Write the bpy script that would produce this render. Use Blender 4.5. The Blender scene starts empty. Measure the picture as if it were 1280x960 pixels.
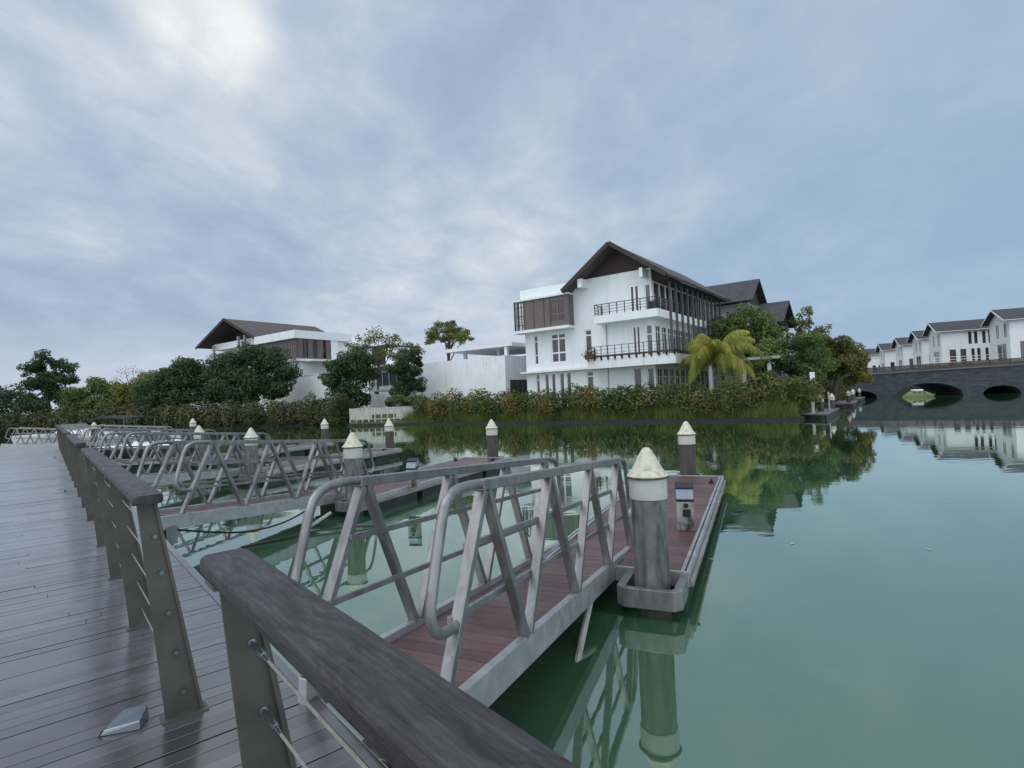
import bpy, math, random
import numpy as np
from mathutils import Vector, Matrix
random.seed(7); RNG = np.random.default_rng(11)
SC = bpy.context.scene
COL = SC.collection
PI = math.pi

# ------------------------------------------------------------------ materials
def new_mat(name):
    m = bpy.data.materials.new(name); m.use_nodes = True
    nt = m.node_tree
    return m, nt, nt.nodes['Principled BSDF']

def N(nt, typ, **kw):
    n = nt.nodes.new(typ)
    for k, v in kw.items():
        setattr(n, k, v)
    return n

def ramp(nt, fac, stops):
    r = N(nt, 'ShaderNodeValToRGB')
    el = r.color_ramp.elements
    el[0].position, el[0].color = stops[0][0], (*stops[0][1], 1)
    el[1].position, el[1].color = stops[-1][0], (*stops[-1][1], 1)
    for p, c in stops[1:-1]:
        e = el.new(p); e.color = (*c, 1)
    nt.links.new(fac, r.inputs[0])
    return r.outputs[0]

def coords(nt, scale=(1, 1, 1), rot=(0, 0, 0), out='Object'):
    tc = N(nt, 'ShaderNodeTexCoord'); mp = N(nt, 'ShaderNodeMapping')
    mp.inputs['Scale'].default_value = scale; mp.inputs['Rotation'].default_value = rot
    nt.links.new(tc.outputs[out], mp.inputs[0])
    return mp.outputs[0]

def noise(nt, vec, scale, detail=6, rough=.55, dist=0):
    n = N(nt, 'ShaderNodeTexNoise')
    n.inputs['Scale'].default_value = scale; n.inputs['Detail'].default_value = detail
    n.inputs['Roughness'].default_value = rough; n.inputs['Distortion'].default_value = dist
    nt.links.new(vec, n.inputs['Vector'])
    return n.outputs[0]

def mixc(nt, fac, a, b, mode='MIX'):
    m = N(nt, 'ShaderNodeMix', data_type='RGBA', blend_type=mode)
    for i, v in ((0, fac), (6, a), (7, b)):
        if isinstance(v, (int, float)): m.inputs[i].default_value = v
        elif isinstance(v, tuple): m.inputs[i].default_value = (*v, 1)
        else: nt.links.new(v, m.inputs[i])
    return m.outputs[2]

def bump(nt, bs, h, strength=.3, dist=.01):
    b = N(nt, 'ShaderNodeBump'); b.inputs['Strength'].default_value = strength
    b.inputs['Distance'].default_value = dist
    nt.links.new(h, b.inputs['Height']); nt.links.new(b.outputs[0], bs.inputs['Normal'])

def simple(name, c, rough=.6, metal=0, var=.25, scale=4, stretch=(1, 1, 1), bmp=0, rvar=.15, dirt=None):
    m, nt, b = new_mat(name)
    v = coords(nt, stretch); n = noise(nt, v, scale)
    lo = tuple(x * (1 - var) for x in c); hi = tuple(min(1, x * (1 + var)) for x in c)
    col = ramp(nt, n, [(.3, lo), (.7, hi)])
    if dirt:
        n2 = noise(nt, coords(nt, dirt[1]), dirt[2], 8, .65)
        f = ramp(nt, n2, [(dirt[3], (0, 0, 0)), (dirt[4], (1, 1, 1))])
        col = mixc(nt, f, col, dirt[0])
    nt.links.new(col, b.inputs['Base Color'])
    b.inputs['Metallic'].default_value = metal
    r = N(nt, 'ShaderNodeMapRange'); r.inputs[3].default_value = max(.02, rough - rvar); r.inputs[4].default_value = min(1, rough + rvar)
    nt.links.new(n, r.inputs[0]); nt.links.new(r.outputs[0], b.inputs['Roughness'])
    if bmp: bump(nt, b, n, bmp)
    return m

def island_mat(name, stops, rough=.6, scale=.5, nstops=None, spread=.5, transl=0., bmp=0, stretch=(1, 1, 1)):
    """colour by random-per-island, shifted by soft noise in object space"""
    m, nt, b = new_mat(name)
    g = N(nt, 'ShaderNodeNewGeometry')
    n = noise(nt, coords(nt, stretch), scale, 3)
    a = N(nt, 'ShaderNodeMath', operation='MULTIPLY_ADD'); a.inputs[1].default_value = spread
    nt.links.new(g.outputs['Random Per Island'], a.inputs[0])
    s = N(nt, 'ShaderNodeMath', operation='MULTIPLY'); s.inputs[1].default_value = 1.5
    o = N(nt, 'ShaderNodeMath', operation='SUBTRACT'); o.inputs[1].default_value = .25 + spread * .5
    nt.links.new(n, s.inputs[0]); nt.links.new(s.outputs[0], a.inputs[2]); nt.links.new(a.outputs[0], o.inputs[0])
    col = ramp(nt, o.outputs[0], stops)
    nt.links.new(col, b.inputs['Base Color']); b.inputs['Roughness'].default_value = rough
    b.inputs['Specular IOR Level'].default_value = .3
    if transl:
        t = N(nt, 'ShaderNodeBsdfTranslucent'); nt.links.new(col, t.inputs[0])
        mx = N(nt, 'ShaderNodeMixShader'); mx.inputs[0].default_value = transl
        nt.links.new(b.outputs[0], mx.inputs[1]); nt.links.new(t.outputs[0], mx.inputs[2])
        nt.links.new(mx.outputs[0], nt.nodes['Material Output'].inputs[0])
    return m

def wood_mat(name, stops, rough=(.25, .5), grain=(30, 3, 30), gscale=1.0, spread=.5, spec=.5, bmp=.15, wet=None):
    m, nt, b = new_mat(name)
    g = N(nt, 'ShaderNodeNewGeometry')
    gr = noise(nt, coords(nt, grain), gscale, 8, .65, .6)
    a = N(nt, 'ShaderNodeMath', operation='MULTIPLY_ADD'); a.inputs[1].default_value = spread
    nt.links.new(g.outputs['Random Per Island'], a.inputs[0])
    s = N(nt, 'ShaderNodeMath', operation='MULTIPLY_ADD'); s.inputs[1].default_value = 1.0; s.inputs[2].default_value = -spread * .5
    nt.links.new(gr, s.inputs[0]); nt.links.new(s.outputs[0], a.inputs[2])
    col = ramp(nt, a.outputs[0], stops)
    nt.links.new(col, b.inputs['Base Color'])
    w = noise(nt, coords(nt, (1, 1, 1)), 1.1, 5, .6)
    ms = N(nt, 'ShaderNodeMath', operation='MULTIPLY_ADD'); ms.inputs[1].default_value = .3
    nt.links.new(gr, ms.inputs[0]); nt.links.new(w, ms.inputs[2])
    r = N(nt, 'ShaderNodeMapRange'); r.inputs[1].default_value = .4; r.inputs[2].default_value = .9
    r.inputs[3].default_value = rough[0]; r.inputs[4].default_value = rough[1]
    nt.links.new(ms.outputs[0], r.inputs[0]); nt.links.new(r.outputs[0], b.inputs['Roughness'])
    b.inputs['Specular IOR Level'].default_value = spec
    bump(nt, b, gr, bmp, .004)
    if wet:
        b.inputs['Coat Roughness'].default_value = wet[1]; b.inputs['Coat IOR'].default_value = 2.3
        cw = N(nt, 'ShaderNodeMapRange'); cw.inputs[1].default_value = .35; cw.inputs[2].default_value = .65
        cw.inputs[3].default_value = wet[0] * .6; cw.inputs[4].default_value = wet[0]
        nt.links.new(w, cw.inputs[0]); nt.links.new(cw.outputs[0], b.inputs['Coat Weight'])
        b.inputs['Sheen Weight'].default_value = .55; b.inputs['Sheen Roughness'].default_value = .32; b.inputs['Sheen Tint'].default_value = (.85, .92, 1, 1)
    return m

def rail_wood_mat():
    m, nt, b = new_mat('wet_rail_wood')
    warp = noise(nt, coords(nt, (1, 1, 1)), 3.2, 3, .5)
    v = coords(nt, (34, 3.2, 34))
    va = N(nt, 'ShaderNodeVectorMath', operation='ADD')
    sc_ = N(nt, 'ShaderNodeVectorMath', operation='SCALE'); sc_.inputs['Scale'].default_value = 1.0
    cb = N(nt, 'ShaderNodeCombineXYZ')
    ms = N(nt, 'ShaderNodeMath', operation='MULTIPLY'); ms.inputs[1].default_value = 5.5; nt.links.new(warp, ms.inputs[0])
    nt.links.new(ms.outputs[0], cb.inputs[0]); nt.links.new(ms.outputs[0], cb.inputs[2])
    nt.links.new(v, va.inputs[0]); nt.links.new(cb.outputs[0], va.inputs[1])
    swirl = noise(nt, va.outputs[0], 1.3, 9, .62, .8)
    fine = noise(nt, coords(nt, (210, 7, 210)), 1, 8, .75, .3)
    blot = noise(nt, coords(nt, (1, 1, 1)), 14, 6, .7)
    a = mixc(nt, .55, swirl, fine); a = mixc(nt, .14, a, blot)
    rr = N(nt, 'ShaderNodeRGBToBW'); nt.links.new(a, rr.inputs[0])
    col = ramp(nt, rr.outputs[0], [(.38, (.010, .007, .008)), (.45, (.024, .019, .021)), (.53, (.044, .038, .042)), (.64, (.090, .083, .090))])
    cr = ramp(nt, noise(nt, coords(nt, (46, 1.1, 46)), 1, 6, .62, 1.0), [(.33, (0, 0, 0)), (.36, (1, 1, 1))])
    col = mixc(nt, cr, (.02, .016, .02), col)
    nt.links.new(col, b.inputs['Base Color'])
    mr = N(nt, 'ShaderNodeMapRange'); mr.inputs[1].default_value = .35; mr.inputs[2].default_value = .65; mr.inputs[3].default_value = .36; mr.inputs[4].default_value = .66
    nt.links.new(blot, mr.inputs[0]); nt.links.new(mr.outputs[0], b.inputs['Roughness'])
    b.inputs['Specular IOR Level'].default_value = .42
    bump(nt, b, rr.outputs[0], .7, .006)
    return m

M = {}
M['rail_wood'] = rail_wood_mat()
M['deck'] = wood_mat('wet_deck_wood', [(.1, (.006, .005, .006)), (.45, (.018, .014, .016)), (.9, (.048, .040, .045))], (.30, .5), (2.2, 26, 8), 1, .85, .3, .12, wet=(1., .21))
M['comp'] = wood_mat('red_decking', [(.15, (.060, .032, .031)), (.5, (.105, .058, .056)), (.9, (.15, .09, .088))], (.3, .55), (3, 22, 4), 1, .4, .45, .15)
M['post'] = simple('olive_steel', (.088, .088, .074), .5, .2, .25, 5, dirt=((.10, .06, .035), (3, 3, 1), 2.2, .62, .8))
M['alu'] = simple('aluminium', (.262, .268, .272), .42, .75, .22, 9, (1, 1, .3), .05, dirt=((.17, .155, .15), (5, 5, 1.2), 2.5, .48, .75))
M['alu_pale'] = simple('pale_aluminium', (.40, .405, .42), .42, .6, .15, 7, dirt=((.20, .19, .18), (4, 4, 2), 2, .55, .8))
M['steel'] = simple('stainless_steel', (.20, .23, .25), .3, .9, .12)
M['cable'] = simple('steel_cable', (.34, .31, .27), .4, .5, .2, 40)
M['hull'] = simple('float_hull', (.020, .024, .024), .5, 0, .5, 3, dirt=((.10, .11, .10), (1, 1, 2.5), 1.6, .55, .75))
M['fender'] = simple('timber_fender', (.22, .20, .19), .6, 0, .35, 6, (1, .2, 3))
M['rubber'] = simple('black_rubber', (.012, .012, .013), .5, 0, .3)
M['concrete'] = simple('pile_concrete', (.155, .16, .16), .75, 0, .30, 9, (1, 1, .6), .3, dirt=((.040, .042, .042), (4, 4, .8), 1.8, .46, .66))
M['dark_pile'] = simple('dark_pile', (.060, .052, .050), .7, 0, .4, 6, (2, 2, .3), .25)
M['band'] = simple('pile_band', (.50, .505, .485), .55, 0, .08, 6, dirt=((.22, .20, .13), (2, 2, .7), 3, .58, .82))
M['cap'] = simple('mossy_cap', (.56, .555, .46), .75, 0, .12, 5, (1, 1, 1), .1, dirt=((.34, .33, .22), (1.5, 1.5, 1.0), 12, .50, .70))
def tide(m, z0=.22):
    nt = m.node_tree; b = nt.nodes['Principled BSDF']; lk = b.inputs['Base Color'].links[0].from_socket
    sx = N(nt, 'ShaderNodeSeparateXYZ'); nt.links.new(coords(nt), sx.inputs[0])
    ad = N(nt, 'ShaderNodeMath', operation='MULTIPLY_ADD'); ad.inputs[1].default_value = .35; nt.links.new(noise(nt, coords(nt, (4, 4, 2)), 3, 6), ad.inputs[0]); nt.links.new(sx.outputs[2], ad.inputs[2])
    r = N(nt, 'ShaderNodeMapRange'); r.inputs[1].default_value = z0 + .06; r.inputs[2].default_value = z0 + .22; r.inputs[3].default_value = .85; r.inputs[4].default_value = 0
    nt.links.new(ad.outputs[0], r.inputs[0])
    nt.links.new(mixc(nt, r.outputs[0], lk, (.030, .034, .020)), b.inputs['Base Color'])
tide(M['concrete']); tide(M['dark_pile']); tide(M['hull'], .02)
M['cap_rim'] = simple('moss_rim', (.10, .085, .045), .9, 0, .5, 14)
M['ped_white'] = simple('pedestal_white', (.36, .36, .345), .45, 0, .12, 8, dirt=((.06, .05, .04), (2.2, 2.2, 1.4), 2.4, .44, .62))
M['ped_blue'] = simple('pedestal_lid', (.23, .27, .36), .3, 0, .15)
M['black'] = simple('black_plastic', (.012, .012, .012), .4, 0, .3)
M['white_wall'] = simple('white_render', (.74, .78, .80), .8, 0, .05, .7, (1, 1, 1), 0, dirt=((.58, .61, .61), (1.6, 1.6, .14), 1.6, .54, .84))
M['stained_wall'] = simple('stained_render', (.73, .77, .79), .8, 0, .06, .8, dirt=((.50, .49, .44), (2.4, 2.4, .2), 1.8, .54, .80))
M['white_trim'] = simple('white_trim', (.80, .81, .82), .5, 0, .04)
M['soffit'] = simple('brown_soffit', (.040, .024, .022), .7, 0, .25, 3, (6, 6, .3))
M['shingle'] = None
M['brown_panel'] = simple('brown_panel', (.140, .115, .113), .7, 0, .2, 5, (6, 6, .3))
M['brown_metal'] = simple('brown_metal', (.045, .026, .026), .5, 0, .2)
M['grey_post'] = simple('grey_post', (.10, .095, .10), .6, 0, .3, 5, (5, 5, .4))
M['grey_wall'] = simple('grey_wall', (.33, .35, .36), .7, 0, .15, 2)
M['gate'] = simple('dark_gate', (.035, .04, .045), .5, 0, .3, 3)
M['trunk'] = simple('bark', (.075, .06, .048), .9, 0, .4, 8, (1, 1, .3), .4)
M['palm_trunk'] = simple('palm_bark', (.17, .155, .14), .9, 0, .3, 6, (1, 1, 5), .4)
M['boat_white'] = simple('boat_white', (.75, .77, .80), .3, 0, .06)
M['boat_dark'] = simple('boat_navy', (.012, .014, .02), .35, 0, .3)
M['boat_green'] = simple('boat_green', (.17, .22, .07), .4, 0, .15)
M['boat_hull2'] = simple('boat_hull_pale', (.22, .27, .13), .4, 0, .2, 3)
M['bridge_cap'] = simple('bridge_cap', (.11, .12, .13), .8, 0, .2, 2)
M['canvas'] = simple('black_canvas', (.014, .015, .017), .8, 0, .3)
M['sign'] = simple('white_board', (.75, .76, .76), .5, 0, .05)
M['weathered'] = simple('weathered_white', (.40, .40, .37), .8, 0, .25, 3, (2, 2, .5), dirt=((.16, .15, .13), (3, 3, .4), 2, .5, .75))
M['clay'] = simple('terracotta', (.11, .05, .035), .8, 0, .3)
M['jetty_wood'] = simple('jetty_wood', (.13, .115, .115), .7, 0, .3, 5)

def shingle(name, c):
    m, nt, b = new_mat(name)
    v = coords(nt)
    br = N(nt, 'ShaderNodeTexBrick'); br.inputs['Scale'].default_value = 2.2
    for i, k in ((1, .75), (2, 1.3), (3, .45)):
        br.inputs[i].default_value = (*(x * k for x in c), 1)
    br.inputs['Mortar Size'].default_value = .03; br.inputs['Brick Width'].default_value = .7; br.inputs['Row Height'].default_value = .6
    nt.links.new(v, br.inputs[0])
    n = noise(nt, v, .8, 6)
    col = mixc(nt, .5, br.outputs[0], ramp(nt, n, [(.3, tuple(x * .6 for x in c)), (.7, tuple(x * 1.5 for x in c))]))
    nt.links.new(col, b.inputs['Base Color']); b.inputs['Roughness'].default_value = .75
    bump(nt, b, br.outputs[1], .4, .02)
    return m
M['shingle'] = shingle('brown_shingle', (.075, .062, .063))
M['slate'] = shingle('slate_tile', (.045, .043, .055))

def glass_mat(name, c, rough=.08):
    m, nt, b = new_mat(name)
    n = noise(nt, coords(nt), .9, 3)
    col = ramp(nt, n, [(.35, tuple(x * .5 for x in c)), (.65, tuple(x * 1.6 for x in c))])
    oi = N(nt, 'ShaderNodeObjectInfo')
    cur = ramp(nt, oi.outputs['Random'], [(.60, (0, 0, 0)), (.95, (.65, .65, .65))])
    fold = noise(nt, coords(nt, (9, 9, .2)), 1.5, 3)
    col = mixc(nt, cur, col, ramp(nt, fold, [(.3, (.07, .075, .08)), (.7, (.20, .21, .21))]))
    nt.links.new(col, b.inputs['Base Color']); b.inputs['Roughness'].default_value = rough
    b.inputs['Specular IOR Level'].default_value = .8
    return m
M['glass'] = glass_mat('dark_glass', (.018, .024, .03))
M['brown_glass'] = glass_mat('brown_glass', (.045, .02, .022), .15)

def stone_bridge():
    m, nt, b = new_mat('dark_stone_brick')
    tc = N(nt, 'ShaderNodeTexCoord'); sx = N(nt, 'ShaderNodeSeparateXYZ'); cx = N(nt, 'ShaderNodeCombineXYZ')
    nt.links.new(tc.outputs['Object'], sx.inputs[0])
    nt.links.new(sx.outputs[0], cx.inputs[0]); nt.links.new(sx.outputs[2], cx.inputs[1])
    br = N(nt, 'ShaderNodeTexBrick'); br.inputs['Scale'].default_value = 1.0
    br.inputs[1].default_value = (.028, .034, .044, 1); br.inputs[2].default_value = (.085, .098, .118, 1); br.inputs[3].default_value = (.02, .02, .022, 1)
    br.inputs['Mortar Size'].default_value = .025; br.inputs['Brick Width'].default_value = .9; br.inputs['Row Height'].default_value = .22
    br.inputs['Bias'].default_value = -.3
    nt.links.new(cx.outputs[0], br.inputs[0])
    n = noise(nt, cx.outputs[0], 1.3, 7, .6)
    lightf = ramp(nt, noise(nt, cx.outputs[0], 5, 2), [(.66, (0, 0, 0)), (.74, (1, 1, 1))])
    col = mixc(nt, .45, br.outputs[0], ramp(nt, n, [(.3, (.018, .023, .031)), (.7, (.062, .073, .092))]))
    col = mixc(nt, lightf, col, (.15, .165, .185))
    nt.links.new(col, b.inputs['Base Color']); b.inputs['Roughness'].default_value = .8
    bump(nt, b, br.outputs[1], .5, .03)
    return m
M['bridge'] = stone_bridge()

def water_mat():
    m, nt, b = new_mat('lake_water')
    nt.nodes.remove(b)
    v = coords(nt)
    big = noise(nt, v, .06, 4)
    body = ramp(nt, big, [(.35, (.033, .092, .048)), (.65, (.047, .112, .064))])
    d = N(nt, 'ShaderNodeBsdfDiffuse'); nt.links.new(body, d.inputs[0])
    g = N(nt, 'ShaderNodeBsdfGlossy'); g.inputs['Roughness'].default_value = .02
    g.inputs[0].default_value = (.90, .97, .90, 1)
    lw = N(nt, 'ShaderNodeFresnel'); lw.inputs[0].default_value = 1.33
    mr = N(nt, 'ShaderNodeMapRange'); mr.inputs[1].default_value = .02; mr.inputs[2].default_value = .55
    mr.inputs[3].default_value = .235; mr.inputs[4].default_value = .92
    nt.links.new(lw.outputs[0], mr.inputs[0])
    mx = N(nt, 'ShaderNodeMixShader')
    nt.links.new(mr.outputs[0], mx.inputs[0]); nt.links.new(d.outputs[0], mx.inputs[1]); nt.links.new(g.outputs[0], mx.inputs[2])
    nt.links.new(mx.outputs[0], nt.nodes['Material Output'].inputs[0])
    # gentle swell + patches of fine ripple
    n1 = noise(nt, coords(nt, (.55, 1.6, 1), (0, 0, .5)), 1.1, 3, .5)
    n2 = noise(nt, coords(nt, (1, 1.7, 1), (0, 0, .2)), 5.5, 2, .5)
    patch = ramp(nt, noise(nt, v, .11, 2), [(.5, (0, 0, 0)), (.68, (1, 1, 1))])
    pm = N(nt, 'ShaderNodeMath', operation='MULTIPLY'); nt.links.new(n2, pm.inputs[0]); nt.links.new(patch, pm.inputs[1])
    pa = N(nt, 'ShaderNodeMath', operation='MULTIPLY_ADD'); pa.inputs[1].default_value = .30
    nt.links.new(pm.outputs[0], pa.inputs[0]); nt.links.new(n1, pa.inputs[2])
    bm = N(nt, 'ShaderNodeBump'); bm.inputs['Strength'].default_value = .5; bm.inputs['Distance'].default_value = .0052
    nt.links.new(pa.outputs[0], bm.inputs['Height'])
    nt.links.new(bm.outputs[0], g.inputs['Normal'])
    return m
M['water'] = water_mat()

def ground_mat():
    m, nt, b = new_mat('grassy_ground')
    n = noise(nt, coords(nt), .9, 8, .7)
    col = ramp(nt, n, [(.3, (.03, .045, .015)), (.5, (.06, .075, .025)), (.7, (.11, .09, .045))])
    nt.links.new(col, b.inputs['Base Color']); b.inputs['Roughness'].default_value = .95
    bump(nt, b, n, .5, .08)
    return m
M['ground'] = ground_mat()
M['bank'] = simple('bank_stone', (.020, .019, .018), .85, 0, .4, 2.5, (1, 1, 3), .4)

LEAF = {
 'dark':  island_mat('leaf_dark',  [(.1, (0.022, 0.048, 0.024)), (.5, (0.048, 0.094, 0.041)), (.95, (0.102, 0.168, 0.066))], .5, .35, spread=.5, transl=.35),
 'blue':  island_mat('leaf_blue',  [(.1, (.018, .042, .018)), (.5, (.042, .088, .036)), (.95, (.095, .155, .055))], .5, .35, spread=.5, transl=.3),
 'olive': island_mat('leaf_olive', [(.1, (0.053, 0.068, 0.021)), (.5, (0.151, 0.155, 0.042)), (.95, (0.320, 0.273, 0.075))], .55, .3, spread=.5, transl=.35),
 'green': island_mat('leaf_green', [(.1, (0.040, 0.076, 0.024)), (.5, (0.101, 0.164, 0.049)), (.95, (0.226, 0.281, 0.081))], .55, .35, spread=.5, transl=.35),
 'light': island_mat('leaf_light', [(.1, (0.053, 0.075, 0.024)), (.5, (0.128, 0.158, 0.049)), (.95, (0.239, 0.239, 0.083))], .55, .4, spread=.5, transl=.3),
 'russet': island_mat('leaf_russet', [(.05, (0.029, 0.052, 0.020)), (.48, (0.072, 0.099, 0.038)), (.72, (0.133, 0.116, 0.052)), (.95, (0.232, 0.133, 0.067))], .55, .55, spread=.55, transl=.35),
 'hedge': island_mat('leaf_hedge', [(.05, (.028, .056, .016)), (.48, (.085, .128, .034)), (.70, (.165, .140, .046)), (.95, (.34, .165, .07))], .55, .55, spread=.55, transl=.35),
 'palm':  island_mat('palm_leaf',  [(.1, (0.105, 0.150, 0.030)), (.45, (0.255, 0.299, 0.060)), (.7, (0.448, 0.389, 0.090)), (.95, (0.598, 0.373, 0.105))], .5, .45, spread=.45, transl=.3),
 'bare':  island_mat('leaf_bare',  [(.1, (0.108, 0.090, 0.066)), (.9, (0.204, 0.180, 0.120))], .8, .5, spread=.5),
 'grass': island_mat('grass_blade', [(.1, (0.055, 0.088, 0.020)), (.5, (0.132, 0.182, 0.044)), (.95, (0.242, 0.242, 0.077))], .6, .4, spread=.5, transl=.3),
}

# ------------------------------------------------------------------ mesh builder
class MB:
    def __init__(s): s.v = []; s.f = []; s.sm = []
    def add(s, vs, fs, smooth=False):
        o = len(s.v); s.v += [tuple(p) for p in vs]
        s.f += [tuple(i + o for i in f) for f in fs]; s.sm += [smooth] * len(fs)
        return s
    def box(s, x0, x1, y0, y1, z0, z1):
        v = [(x, y, z) for z in (z0, z1) for y in (y0, y1) for x in (x0, x1)]
        return s.add(v, [(0, 2, 3, 1), (4, 5, 7, 6), (0, 1, 5, 4), (2, 6, 7, 3), (0, 4, 6, 2), (1, 3, 7, 5)])
    def hexa(s, b, t):   # bottom quad, top quad (ccw from above)
        return s.add(list(b) + list(t), [(3, 2, 1, 0), (4, 5, 6, 7), (0, 1, 5, 4), (1, 2, 6, 5), (2, 3, 7, 6), (3, 0, 4, 7)])
    def beam(s, p, q, w, h, up=(0, 0, 1)):
        p, q = Vector(p), Vector(q); d = (q - p).normalized(); u = Vector(up)
        x = d.cross(u)
        if x.length < 1e-5: x = d.cross(Vector((1, 0, 0)))
        x.normalize(); z = x.cross(d).normalized()
        vs = []
        for c in (p, q):
            for a, b in ((-1, -1), (1, -1), (1, 1), (-1, 1)):
                vs.append(c + x * (a * w / 2) + z * (b * h / 2))
        return s.add(vs, [(0, 1, 2, 3), (7, 6, 5, 4), (0, 4, 5, 1), (1, 5, 6, 2), (2, 6, 7, 3), (3, 7, 4, 0)])
    def tube(s, pts, r, n=8, cap=True):
        pts = [Vector(p) for p in pts]; m = len(pts)
        rs = r if isinstance(r, (list, tuple)) else [r] * m
        vs = []; fs = []; ref = None
        for i, p in enumerate(pts):
            d = (pts[min(i + 1, m - 1)] - pts[max(i - 1, 0)]).normalized()
            if ref is None: ref = Vector((0, 0, 1)) if abs(d.z) < .9 else Vector((1, 0, 0))
            x = d.cross(ref)
            if x.length < 1e-4: x = d.cross(Vector((0, 1, 0)))
            x.normalize(); ref = x.cross(d).normalized()
            for k in range(n):
                a = 2 * PI * k / n
                vs.append(p + (x * math.cos(a) + ref * math.sin(a)) * rs[i])
        for i in range(m - 1):
            for k in range(n):
                a, b = i * n + k, i * n + (k + 1) % n
                fs.append((a, b, b + n, a + n))
        if cap: fs += [tuple(range(n - 1, -1, -1)), tuple(range((m - 1) * n, m * n))]
        return s.add(vs, fs, True)
    def lathe(s, c, prof, n=24, smooth=True):
        vs = []; fs = []
        for r, z in prof:
            for k in range(n):
                a = 2 * PI * k / n
                vs.append((c[0] + r * math.cos(a), c[1] + r * math.sin(a), c[2] + z))
        for i in range(len(prof) - 1):
            for k in range(n):
                a, b = i * n + k, i * n + (k + 1) % n
                fs.append((a, b, b + n, a + n))
        fs += [tuple(range(n - 1, -1, -1)), tuple(range((len(prof) - 1) * n, len(prof) * n))]
        return s.add(vs, fs, smooth)
    def prism(s, poly, axis, a, b):
        """poly: 2d points ccw; axis 'x','y','z' extruded from a to b"""
        def P(u, v, t): return {'x': (t, u, v), 'y': (u, t, v), 'z': (u, v, t)}[axis]
        n = len(poly)
        vs = [P(u, v, a) for u, v in poly] + [P(u, v, b) for u, v in poly]
        fs = [tuple(range(n - 1, -1, -1)), tuple(range(n, 2 * n))]
        fs += [(i, (i + 1) % n, (i + 1) % n + n, i + n) for i in range(n)]
        return s.add(vs, fs)
    def build(s, name, mat, parent=None, bevel=0, autosmooth=True):
        me = bpy.data.meshes.new(name); me.from_pydata(s.v, [], s.f)
        me.polygons.foreach_set('use_smooth', s.sm)
        me.materials.append(mat); me.update()
        import bmesh
        bm = bmesh.new(); bm.from_mesh(me); bmesh.ops.recalc_face_normals(bm, faces=bm.faces)
        for e in bm.edges:
            if len(e.link_faces) == 2 and e.calc_face_angle(0) > .7: e.smooth = False
        bm.to_mesh(me); bm.free()
        o = bpy.data.objects.new(name, me); COL.objects.link(o)
        if parent: o.parent = parent
        if bevel:
            md = o.modifiers.new('bevel', 'BEVEL'); md.width = bevel; md.segments = 2; md.limit_method = 'ANGLE'
        return o

def tag(o, label=None, cat=None, group=None, kind=None):
    if label: o['label'] = label
    if cat: o['category'] = cat
    if group: o['group'] = group
    if kind: o['kind'] = kind
    return o

def thing(name, label, cat, loc=(0, 0, 0), rz=0, group=None):
    o = bpy.data.objects.new(name, None); COL.objects.link(o)
    o.empty_display_size = .3
    o.location = loc; o.rotation_euler = (0, 0, rz)
    return tag(o, label, cat, group)

def dup(root, loc, rz, label, hide=()):
    def cp(o, par):
        c = o.copy(); COL.objects.link(c)
        if par: c.parent = par
        for ch in o.children: cp(ch, c)
        return c
    r = cp(root, None); r.location = loc; r.rotation_euler = (0, 0, rz); r['label'] = label
    return r

def np_mesh(name, V, F, mat, parent=None):
    me = bpy.data.meshes.new(name)
    k = F.shape[1]
    me.vertices.add(len(V)); me.vertices.foreach_set('co', V.astype(np.float32).ravel())
    me.loops.add(F.size); me.loops.foreach_set('vertex_index', F.astype(np.int32).ravel())
    me.polygons.add(len(F)); me.polygons.foreach_set('loop_start', np.arange(0, F.size, k, dtype=np.int32))
    me.update(calc_edges=True); me.validate()
    me.materials.append(mat)
    o = bpy.data.objects.new(name, me); COL.objects.link(o)
    if parent: o.parent = parent
    return o

def leaves(P, size, out=None, droop=.0):
    """rhombus leaves at points P; out = preferred normal"""
    n = len(P)
    nr = RNG.normal(size=(n, 3))
    if out is not None: nr = nr * .75 + out * 1.1
    nr /= np.linalg.norm(nr, axis=1)[:, None] + 1e-9
    a = RNG.normal(size=(n, 3)); a[:, 2] -= droop
    a -= nr * (a * nr).sum(1)[:, None]; a /= np.linalg.norm(a, axis=1)[:, None] + 1e-9
    b = np.cross(nr, a)
    s = (size * RNG.uniform(.6, 1.35, n))[:, None]
    V = np.stack([P - a * s * .5, P + b * s * .28 + nr * s * .05, P + a * s * .5, P - b * s * .28 + nr * s * .05], 1).reshape(-1, 3)
    F = np.arange(4 * n).reshape(n, 4)
    return V, F

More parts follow.
